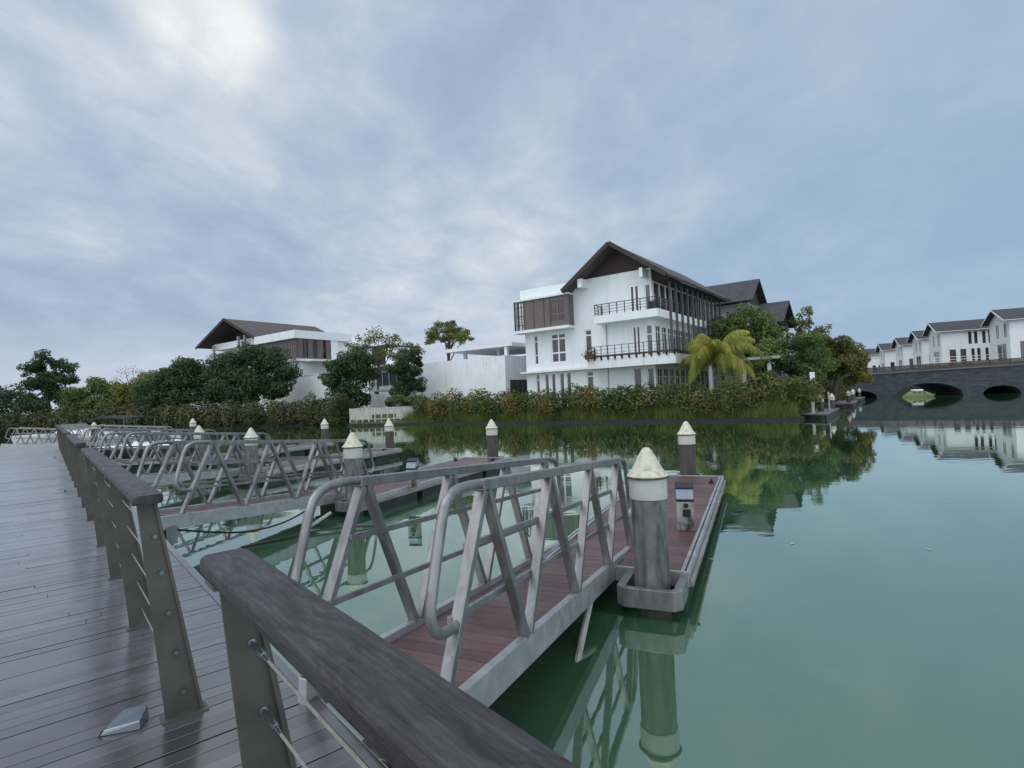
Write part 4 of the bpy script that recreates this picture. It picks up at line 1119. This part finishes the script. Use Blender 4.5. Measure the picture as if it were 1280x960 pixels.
for a in range(-16, 38, 2):
    mb.box(a - .06, a + .06, -.04, .08, ztop(a) + .16, ztop(a) + .86)
    for h in (.25, .37, .49, .61, .73): mb.beam((a, .02, ztop(a) + h), (a + 2, .02, ztop(a + 2) + h), .05, .105)
    mb.beam((a, .02, ztop(a) + .85), (a + 2, .02, ztop(a + 2) + .85), .14, .10)
mb.build('railing', M['brown_metal'], BR)

# ------------------------------------------------------------------ terraced houses beyond the bridge
TRZ = -.433
def terrace_house(label):
    r = thing('terraced_house', label, 'house', (0, 0, 0), TRZ, 'white terraced houses beyond the bridge')
    wl = [(4.4, 4.85), (5.2, 5.65), (6.3, 6.75), (7.1, 7.55)]
    hs = [(a, b, 7.9, 10.0) for a, b in wl] + [(a + d, b + d, 5.0, 7.1) for a, b in wl[:4] for d in (.3,)] + [(1.7, 2.6, 4.6, 7.1), (3.2, 4.0, 4.6, 7.1)]
    mb = MB(); cells(mb, 0.6, 14, 4, 10.5, -4.0, -3.8, hs, 'x')
    cells(mb, -3.8, 4, 4, 10.5, .6, .8, [(-2.8, -1.6, 7.8, 10.0), (.2, 1.6, 7.8, 10.0), (-2.4, 1.4, 4.3, 7.0)], 'y')
    mb.box(13.8, 14, -3.8, 4, 4, 10.5); mb.box(.8, 13.8, 3.8, 4, 4, 10.5)
    mb.prism([(-4, 10.502), (4, 10.502), (0, 12.15)], 'x', .6, .85)
    mb.build('wall', M['white_wall'], r)
    mb = MB(); mb.box(1.1, 13.5, -3.3, 3.3, 4, 10.4); mb.build('unseen_core', M['grey_wall'], r)  # unseen solid core added inside the walls, like the villa's
    for a, b, z0, z1 in hs: window(r, 'x', a, b, z0, z1, -4.0, -1, fw=.05, fm='brown_metal', gm='brown_glass', rec=.05)
    for a, b, z0, z1 in ((-2.8, -1.6, 7.8, 10.0), (.2, 1.6, 7.8, 10.0), (-2.4, 1.4, 4.3, 7.0)): window(r, 'y', a, b, z0, z1, .6, -1, cols=((a + b) / 2,), fw=.08, fm='white_trim', rec=.05)
    mb = MB(); gable(mb, -4.7, 10.35, 0, 12.35, 4.7, 10.35, .18, -.25, 14.6, 'x'); rf = mb.build('roof', M['slate'], r)
    mb = MB(); mb.beam((-.28, -4.72, 10.25), (-.28, 0, 12.25), .05, .16); mb.beam((-.28, 4.72, 10.25), (-.28, 0, 12.25), .05, .16); mb.beam((-.25, -4.74, 10.28), (14.6, -4.74, 10.28), .05, .08); mb.build('fascia', M['white_trim'], rf)
    mb = MB(); mb.box(9.8, 13.4, -5.4, -4.003, 7.2, 7.4); mb.build('porch_slab', M['white_trim'], r)
    for x in (10, 13.2):
        mb = MB(); mb.box(x - .12, x + .12, -5.1, -4.9, 4, 7.199); mb.build('porch_column', M['white_trim'], r)
    return r
hl = ['white terraced house with slate roof at the right edge of the photo', 'white terraced house with long slate roof and two dark window pairs, second from right edge',
      'white terraced house third from the right, narrow between its neighbours', 'white terraced house fourth from the right edge', 'white terraced house fifth from the right edge', 'small white terraced house sixth from the right edge', 'furthest white terraced house beside the trees at the bridge end']
hp = [(74.2, 84.5), (76.2, 100), (84, 115), (91.5, 131), (99.5, 149), (108.5, 170), (117, 192)]
h0 = terrace_house(hl[0]); h0.location = (*hp[0], 0)
for i in range(1, 7): dup(h0, (*hp[i], 0), TRZ, hl[i])
wf = thing('fence', 'thin white railing in front of the terraced houses above the bridge', 'fence', (66, 86, 0), -.3)
mb = MB()
for k in range(26): mb.box(k * 1.6 - .04, k * 1.6 + .04, -.04, .04, 3.6, 5.5)
mb.build('post', M['white_trim'], wf)
mb = MB()
for z in (4.6, 5.0, 5.42): mb.box(0, 40, -.03, .03, z, z + .06)
mb.build('rail', M['white_trim'], wf)

# ------------------------------------------------------------------ small shore jetties on the right
jw = 'small grey jetties below the trees at the right'
def jetty(label, pts):
    r = thing('jetty', label, 'jetty', (pts[0][0], pts[0][1], 0), 0, jw)
    ox, oy = pts[0]
    P = [(x - ox, y - oy) for x, y in pts]
    mb = MB(); mb.prism(P, 'z', .24, .32); mb.build('planking', M['jetty_wood'], r)
    mb = MB(); c = (sum(p[0] for p in P) / 4, sum(p[1] for p in P) / 4)
    mb.prism([(c[0] + (x - c[0]) * .94, c[1] + (y - c[1]) * .94) for x, y in P], 'z', -.2, .239); mb.build('float', M['hull'], r)
    return r
jetty('nearest grey jetty with two white capped piles at the shore corner', [(17.3, 33.6), (17.8, 31.4), (22.9, 38.8), (21.0, 38.4)])
jetty('middle grey jetty further along the right shore towards the bridge', [(27.3, 47.2), (28.6, 46.4), (34.0, 54.4), (32.4, 55.0)])
jetty('furthest grey jetty beside the bridge end', [(36.0, 60.2), (37.3, 59.3), (42.3, 66.3), (41.0, 67.2)])
for (x, y), lab in zip(((19.5, 35.0), (22.0, 38.1), (30.0, 49.4), (33.2, 54.0), (37.0, 60.0), (41.6, 66.3)),
        ['white capped pile on the nearest shore jetty, the left of its two', 'white capped pile on the nearest shore jetty, the right of its two', 'white capped pile at the middle shore jetty, nearer one', 'white capped pile at the far end of the middle shore jetty', 'white capped pile at the near end of the furthest shore jetty', 'white capped pile closest to the bridge arch']):
    dup(p1, (x, y, -.12), 0, lab)
for (x, y), lab in zip(((18.0, 33.2), (20.7, 36.2)), ['pale short post on the nearest shore jetty beside the hedge', 'thin white mooring post between the two capped piles of the shore jetty']):
    r = thing('mooring_post', lab, 'post', (x, y, 0), 0, 'pale posts on the shore jetty')
    mb = MB(); mb.tube([(0, 0, .3), (0, 0, 1.0 if x < 19 else 1.5)], .09 if x < 19 else .05, 10); mb.build('shaft', M['weathered'], r)
    mb = MB(); mb.tube([(0, 0, .3), (0, 0, .36)], .16, 10); mb.build('base', M['grey_wall'], r)
r = thing('sign_board', 'blank white board on a post under the right trees', 'sign', (22.3, 41.0, 0), .2)
mb = MB(); mb.box(-.20, .20, -.03, .03, 2.35, 2.95); mb.build('panel', M['sign'], r, .01)
mb = MB(); mb.box(-.05, .05, .031, .1, .6, 2.8); mb.build('post', M['grey_post'], r)

# ------------------------------------------------------------------ hedges, grass
def hedge(name, label, path, wd, z0, h, n, leaf, size, seed, jag=.3, group=None, cat='hedge'):
    global RNG
    RNG = np.random.default_rng(seed)
    r = thing(name, label, cat, (path[0][0], path[0][1], 0), 0, group)
    pts = np.array(path, float); seg = np.linalg.norm(np.diff(pts, axis=0), axis=1); cum = np.concatenate([[0], np.cumsum(seg)])
    s = RNG.random(n) * cum[-1]
    # clustered bushes along the run
    nb = int(cum[-1] / .55); bc = (np.arange(nb) + .5 + RNG.normal(size=nb) * .35) / nb * cum[-1]; bh = h * (1 + jag * RNG.normal(size=nb) * .55); bo = RNG.normal(size=nb) * wd * .18
    k = RNG.integers(0, nb, n); q = RNG.normal(size=(n, 3)); q /= np.linalg.norm(q, axis=1)[:, None]
    rad = np.where(RNG.random(n) < .3, RNG.random(n) ** .5, RNG.uniform(.85, 1.12, n))
    q *= rad[:, None]
    s = np.clip(bc[k] + q[:, 0] * .75, 0, cum[-1]); off = bo[k] + q[:, 1] * wd * .5; z = z0 + bh[k] * .5 + q[:, 2] * bh[k] * .52
    i = np.clip(np.searchsorted(cum, s) - 1, 0, len(seg) - 1); u = (s - cum[i]) / seg[i]
    d = (pts[i + 1] - pts[i]) / seg[i][:, None]; p = pts[i] + (pts[i + 1] - pts[i]) * u[:, None]
    X = p[:, 0] - d[:, 1] * off; Y_ = p[:, 1] + d[:, 0] * off
    O = np.stack([-d[:, 1] * q[:, 1], d[:, 0] * q[:, 1], q[:, 2] + .3], 1)
    P = np.stack([X - path[0][0], Y_ - path[0][1], z], 1)
    V, F = leaves(P, size, O, .1); np_mesh('foliage', V, F, LEAF[leaf], r)
    mb = MB()
    for c in np.arange(.3, cum[-1], .8):
        j = min(np.searchsorted(cum, c) - 1, len(seg) - 1); u = (c - cum[j]) / seg[j]; p = pts[j] + (pts[j + 1] - pts[j]) * u
        mb.tube([(p[0] - path[0][0], p[1] - path[0][1], z0 - .3), (p[0] - path[0][0] + RNG.normal() * .15, p[1] - path[0][1] + RNG.normal() * .15, z0 + h * .6)], [.05, .02], 5)
    mb.build('stem', M['trunk'], r)
    return r
hedge('hedge', 'long russet and green hedge along the shore in front of the large villa', [(-8.4, 49.4), (-2.3, 45.6), (3.8, 41.4), (8.8, 37.9), (13.2, 35.0), (16.6, 33.6), (18.4, 36.2), (21.7, 41.6)], 1.9, .50, 1.85, 48000, 'hedge', .19, 21, .20)
hedge('hedge', 'dark russet hedge along the left bank below the left trees', [(-62, 55.9), (-52, 59.8), (-44, 61.7), (-29, 59.1), (-20.3, 58.4), (-17.2, 54.2), (-15.9, 52.2)], 2.2, .0, 2.6, 46000, 'russet', .27, 22, .16)
hedge('hedge', 'low overgrown hedge on the right shore running to the bridge', [(22.2, 42.4), (28.2, 51.2), (35.2, 60.8), (40.5, 68)], 1.9, .2, 2.1, 16000, 'russet', .28, 23, .4)
RNG = np.random.default_rng(31)
def grass(label, path, n, hmin, hmax, wd, zf):
    pts = np.array(path, float); seg = np.linalg.norm(np.diff(pts, axis=0), axis=1); cum = np.concatenate([[0], np.cumsum(seg)])
    s = RNG.random(n) * cum[-1]; i = np.clip(np.searchsorted(cum, s) - 1, 0, len(seg) - 1); u = (s - cum[i]) / seg[i]
    d = (pts[i + 1] - pts[i]) / seg[i][:, None]; p = pts[i] + (pts[i + 1] - pts[i]) * u[:, None]
    off = RNG.random(n) * wd; X = p[:, 0] - d[:, 1] * off; Y_ = p[:, 1] + d[:, 0] * off; z = .14 + off / wd * zf
    clump = .5 + .5 * np.sin(s * 1.7) * np.sin(s * .63 + 1)
    h = RNG.uniform(hmin, hmax, n) * (.45 + .75 * clump); a = RNG.random(n) * 2 * PI; b = .018
    dx, dy = np.cos(a) * b, np.sin(a) * b; lx, ly = RNG.normal(size=n) * h * .3, RNG.normal(size=n) * h * .3
    V = np.stack([np.stack([X - dx, Y_ - dy, z], 1), np.stack([X + dx, Y_ + dy, z], 1), np.stack([X + lx, Y_ + ly, z + h], 1)], 1).reshape(-1, 3)
    F = np.arange(3 * n).reshape(n, 3)
    tag(np_mesh('grass', V, F, LEAF['grass']), label, 'grass', kind='stuff')
grass('tall pale green grass on the bank below the long hedge', [(-10, 49.6), (-2.6, 44.6), (3.5, 40.4), (8.5, 37.0), (13.1, 34.1), (16.8, 32.6)], 26000, .3, 1.05, 1.2, .5)

# ------------------------------------------------------------------ trees
def T_(*a, **k):
    a = list(a)
    a[6] = int(a[6] * DENS.get(a[5], 2.0))
    return tree(*a, **k)
DENS = {'blue': 2.6, 'dark': 2.3, 'green': 2.3, 'olive': 2.4, 'light': 1.7, 'bare': 1.0, 'hedge': 1.6}
T_('tree', 'tall dark tree with open rounded crown, leftmost against the sky', 'tree', (-64, 76, 1), [(0, 0, 8.2, 2.0), (-2.0, 0, 7.3, 1.7), (2.2, 0, 7.5, 1.6), (.6, 0, 5.9, 1.9), (-2.4, .4, 5.2, 1.6), (2.6, .2, 5.3, 1.5), (0, 0, 4, 2.0), (-2, 0, 3, 2), (2.2, 0, 3, 2)], 'dark', 5200, .32, 6.0, .28, seed=1, clump=.46, fill=.3)
T_('bush_tree', 'broad low dark tree at the left edge behind the moored white boat', 'tree', (-57, 61.5, .2), [(-3, 0, 4.3, 2.4), (1, 0, 3.6, 2.2), (-6, 0, 4.0, 2.4), (3.2, 0, 2.4, 1.8), (-9, 0, 4.2, 2.6), (-1, -1, 2.0, 1.9), (-5, -1.2, 1.9, 2.0), (2.4, -1.2, 1.3, 1.5), (-8.5, -1, 1.8, 2.2), (-12, 0, 3.6, 2.6)], 'dark', 10000, .30, 2.5, .2, seed=2)
T_('bush_tree', 'yellow green bushy tree between the open crowned tree and the bare tree', 'tree', (-54, 72, .6), [(0, 0, 4.6, 1.8), (2.4, 0, 4.1, 1.7), (-2.4, 0, 3.6, 1.9), (4.6, 0, 3.4, 1.6), (1, -1, 2.2, 2.0), (4, -1.2, 1.8, 1.9), (-2.5, -1, 1.8, 1.9)], 'green', 6800, .30, 3, .18, seed=3)
T_('bush_tree', 'olive bushy tree in front of the bare tree', 'tree', (-46, 69, .6), [(0, 0, 4.8, 1.9), (2.2, 0, 4.0, 1.7), (-2.0, 0, 3.7, 1.7), (0, -1, 2.2, 1.9), (3, -1, 1.9, 1.7), (-2.8, -1, 1.8, 1.7)], 'olive', 5200, .30, 3, .18, seed=4)
T_('bare_tree', 'nearly leafless grey brown tree with thin twigs against the sky', 'tree', (-58, 84, 1), [(0, 0, 6.6, 2.0), (-2.6, 0, 5.9, 1.5), (2.6, 0, 6.3, 1.6)], 'bare', 500, .16, 4.5, .16, seed=5, fill=.5)
T_('bush_tree', 'small dense tree left of the pair of large dark trees', 'tree', (-42, 66, .6), [(-1.2, 0, 4.6, 1.6), (.8, 0, 4.6, 1.7), (0, -.5, 2.6, 2.0)], 'green', 3200, .28, 3, .16, seed=6)
T_('tree', 'dense dark green tree, left one of the large pair before the left villa', 'tree', (-38.6, 64.5, .6), [(-2.0, 0, 5.0, 2.0), (.6, 0, 6.0, 2.0), (2.2, 0, 5.3, 1.8), (-2.6, -.4, 3.2, 2.0), (.5, -.8, 3.6, 2.3), (2.4, -.6, 3.0, 1.8), (0, -1, 2.0, 1.8)], 'blue', 9500, .27, 4, .25, seed=7, clump=.6)
T_('tree', 'largest dense dark green tree, standing before the left villa roof', 'tree', (-30.3, 64, .6), [(-2.6, 0, 6.2, 2.3), (.2, 0, 7.0, 2.2), (2.6, 0, 6.4, 2.2), (4.0, 0, 4.7, 1.7), (-4.2, 0, 4.6, 2.0), (-1.6, -1, 4.0, 2.5), (1.8, -1, 3.9, 2.4), (3.4, -.6, 2.9, 1.6), (-3.6, -.6, 2.6, 1.9), (0, -1, 2.2, 2.0)], 'blue', 16000, .27, 5, .32, seed=8, clump=.6)
T_('tree', 'dark tree with sparse pale leaved top in front of the white garden wall', 'tree', (-17.0, 57.4, .6), [(0, 0, 4.6, 1.9), (-1.8, 0, 3.8, 1.4), (1.7, 0, 4.0, 1.4), (.2, 0, 2.6, 1.8), (.6, 0, 6.2, 1.4), (-.6, 0, 1.4, 1.5), (-1.2, 0, 5.2, 1.2), (1.3, 0, 1.8, 1.3), (2.2, 0, 5.6, 1.0)], 'blue', 6600, .25, 4, .18, seed=9, clump=.6)
T_('tree', 'sparse feathery tree with thin light leaves rising behind the dark tree', 'tree', (-15.4, 62.5, .8), [(0, 0, 8.0, 1.7), (2.5, 0, 8.0, 1.4), (-2.0, 0, 7.8, 1.4), (4.2, 0, 7.0, 1.2), (1, 0, 6.6, 1.7), (2.8, 0, 5.6, 1.4), (-1.6, 0, 6.2, 1.3)], 'light', 2000, .24, 6, .13, seed=10, clump=.5, fill=.6)
T_('tree', 'compact dark tree left of the white annex wall', 'tree', (-10.9, 56.5, .8), [(-.2, -.2, 1.8, 1.2), (1.2, 0, 2.6, 1.1), (0, 0, 4.9, 1.4), (-.9, 0, 4.1, 1.3), (.9, 0, 3.9, 1.2), (.6, 0, 5.9, 1.0), (-.4, 0, 3.0, 1.2), (1.2, 0, 5.2, .9)], 'dark', 4400, .25, 4, .16, seed=11, clump=.6)
_r = random.Random(4); BL = []
for k in range(44):
    a_ = _r.uniform(0, 6.28); q_ = math.sqrt(_r.random()) * 2.9
    BL.append((q_ * math.cos(a_), q_ * math.sin(a_), 9.9 - .34 * q_ ** 1.5 - _r.random() * 1.1, _r.uniform(.45, .75)))
T_('tree', 'light green spreading tree on a slim trunk rising behind the annex wall', 'tree', (-7.2, 62.5, 1), BL, 'light', 4200, .22, 7.0, .15, seed=12, clump=.75, fill=.6)
T_('tree', 'dark green tree growing against the slate roofs right of the villa', 'tree', (21.3, 51, 1), [(-1.6, 0, 6.6, 1.5), (.2, 0, 7.4, 1.5), (2.0, 0, 6.8, 1.5), (-2.6, 0, 5.2, 1.3), (-.4, -.5, 5.4, 1.6), (1.8, -.4, 5.2, 1.5), (3.4, 0, 5.6, 1.1), (-1, -.3, 3.6, 1.5), (1.2, -.3, 3.4, 1.5)], 'green', 6800, .24, 4.5, .22, seed=13, clump=.58)
T_('tree', 'tall thin leaved tree with reddish tips against the sky right of the slate roofs', 'tree', (31.2, 58, 1), [(0, 0, 7.4, 1.3), (-1.2, 0, 6.4, 1.0), (1.2, 0, 6.4, 1.1), (.2, 0, 8.6, .8), (1.6, 0, 5.2, 1.0), (-1.2, 0, 5.0, 1.0)], 'light', 1500, .24, 6, .15, seed=14, clump=.55, fill=.5)
T_('tree', 'round dark green tree leaning over the right end of the hedge', 'tree', (22.8, 44.5, .9), [(-1.6, 0, 3.8, 1.5), (.2, 0, 4.3, 1.5), (-2.6, 0, 2.9, 1.3), (1.6, 0, 3.8, 1.4), (-.8, -.6, 2.4, 1.6), (1.2, -.6, 2.3, 1.5), (-2.8, -.3, 1.6, 1.2)], 'green', 8000, .2, 2.6, .18, seed=15, clump=.58)
T_('tree', 'broad olive yellow tree overhanging the small jetties', 'tree', (27.0, 46.5, .9), [(0, 0, 4.0, 1.5), (1.6, 0, 3.2, 1.4), (-1.2, 0, 3.2, 1.4), (2.5, -.2, 2.2, 1.1), (.4, -.8, 2.2, 1.5), (1.6, -.8, 1.3, 1.0)], 'olive', 7000, .2, 2.6, .18, seed=16, clump=.58)
T_('tree', 'dark tree behind the olive tree at the bridge end', 'tree', (37.0, 64, 1), [(0, 0, 4.5, 1.2), (1.1, 0, 3.8, 1.0), (-1.4, 0, 4.0, 1.2), (.3, 0, 2.8, 1.2), (-1.2, 0, 2.6, 1.2)], 'green', 3600, .26, 3, .18, seed=17, clump=.6)
for i, (x, y, s_, lab) in enumerate(((122, 205, 1.6, 'distant dark tree behind the furthest terraced houses'), (100, 185, 1.3, 'distant tree at the left end of the terraced houses'), (112, 200, 1.5, 'distant tree between the furthest house and the bridge trees'))):
    T_('tree', lab, 'tree', (x, y, 4), [(0, 0, 5.5 * s_, 2.2 * s_), (-2.2 * s_, 0, 4.4 * s_, 1.7 * s_), (2 * s_, 0, 4.6 * s_, 1.8 * s_), (0, 0, 3 * s_, 2 * s_)], 'dark', 1600, .6, 5, .3, seed=40 + i)
T_('garden_tree', 'green shrub growing beside the second terraced house above the bridge', 'tree', (82, 90.5, 4), [(0, 0, 2.6, 1.2), (1.2, 0, 2.0, 1.1), (-.8, 0, 1.5, 1.0)], 'green', 900, .35, 1.6, .1, seed=50)
T_('tree', 'thin dark tree top showing over the back of the villa roof', 'tree', (15.2, 66, 1), [(0, 0, 12.6, 1.2), (1.5, 0, 12.2, 1.0), (-1.3, 0, 12.0, 1.0), (.4, 0, 11, 1.3)], 'light', 900, .26, 11, .2, seed=51)
# reddish hill roof line at the far left
# small flowering shrubs by the terrace
T_('shrub', 'russet shrub at the left corner of the annex wall', 'shrub', (-8.9, 52.2, .9), [(0, 0, 1.0, .8), (.6, 0, .8, .6), (-.6, 0, .7, .6)], 'hedge', 1200, .2, .7, .05, seed=52)
T_('shrub', 'green garden shrub behind the shore fence', 'shrub', (-11.6, 54.2, .9), [(0, 0, 1.2, .7), (1.0, 0, 1.0, .7), (-.9, 0, 1.0, .6)], 'green', 1000, .2, .7, .05, seed=53)

# palm
def palm(loc, label, seed=5):
    rg = np.random.default_rng(seed)
    r = thing('palm_tree', label, 'palm tree', loc)
    mb = MB(); mb.tube([(0, 0, -.3), (.05, 0, 1.2), (.02, .05, 2.4), (0, 0, 3.3)], [.24, .19, .17, .15], 10); mb.build('trunk', M['palm_trunk'], r)
    mb = MB()
    for k in range(6): mb.lathe((math.cos(k) * .2, math.sin(k) * .2, 3.0 - .1 * (k % 3)), [(.02, -.1), (.1, -.05), (.1, .05), (.02, .1)], 8)
    mb.build('coconuts', M['clay'], r)
    nf = 34
    for i in range(nf):
        az = i * 2.39996 + rg.normal() * .15; tilt = [1.35, 1.12, .88, .62, .34, .0][i % 6] + rg.normal() * .10
        Lf = rg.uniform(3.3, 4.2) * (.85 if tilt > 1 else 1)
        n = 46; P = []; p = Vector((0, 0, 3.25)); e = tilt
        for j in range(n):
            d = Vector((math.cos(az) * math.cos(e), math.sin(az) * math.cos(e), math.sin(e)))
            P.append((p.copy(), d.copy())); p = p + d * (Lf / n); e -= (.024 + .044 * j / n) * (1.0 if tilt > -.2 else .7)
            e = max(e, -1.45)
        V = []; F = []
        side = Vector((-math.sin(az), math.cos(az), 0))
        for j in range(2, n):
            c, d = P[j]; u = j / n
            ll = .95 * (math.sin(PI * (.12 + .86 * u)) ** .7) * rg.uniform(.85, 1.1)
            for sg in (-1, 1):
                for q in range(2):
                    cc = c + d * (Lf / n * .5 * q)
                    dr = (side * sg * .75 + d * .55 + Vector((0, 0, -.45 - .55 * u)) + Vector(rg.normal(size=3) * .10)).normalized()
                    wv = d * .018; o = len(V)
                    mid = cc + dr * ll * .5; tip = cc + dr * ll + Vector((0, 0, -.30 * ll))
                    V += [cc - wv * .6, cc + wv * .6, mid + wv, tip, mid - wv]; F.append((o, o + 1, o + 2, o + 3, o + 4))
        mb = MB(); mb.add(V, F)
        fo = mb.build('frond', LEAF['palm'], r)
        mb = MB(); mb.tube([c for c, d in P[::4]] + [P[-1][0]], [.035 - .03 * k / 9 for k in range(len(P[::4]) + 1)], 5); mb.build('rib', LEAF['palm'], fo)
    return r
palm((15.2, 40.6, 1.0), 'yellow green coconut palm standing at the hedge by the villa corner')
print('objects', len(bpy.data.objects))
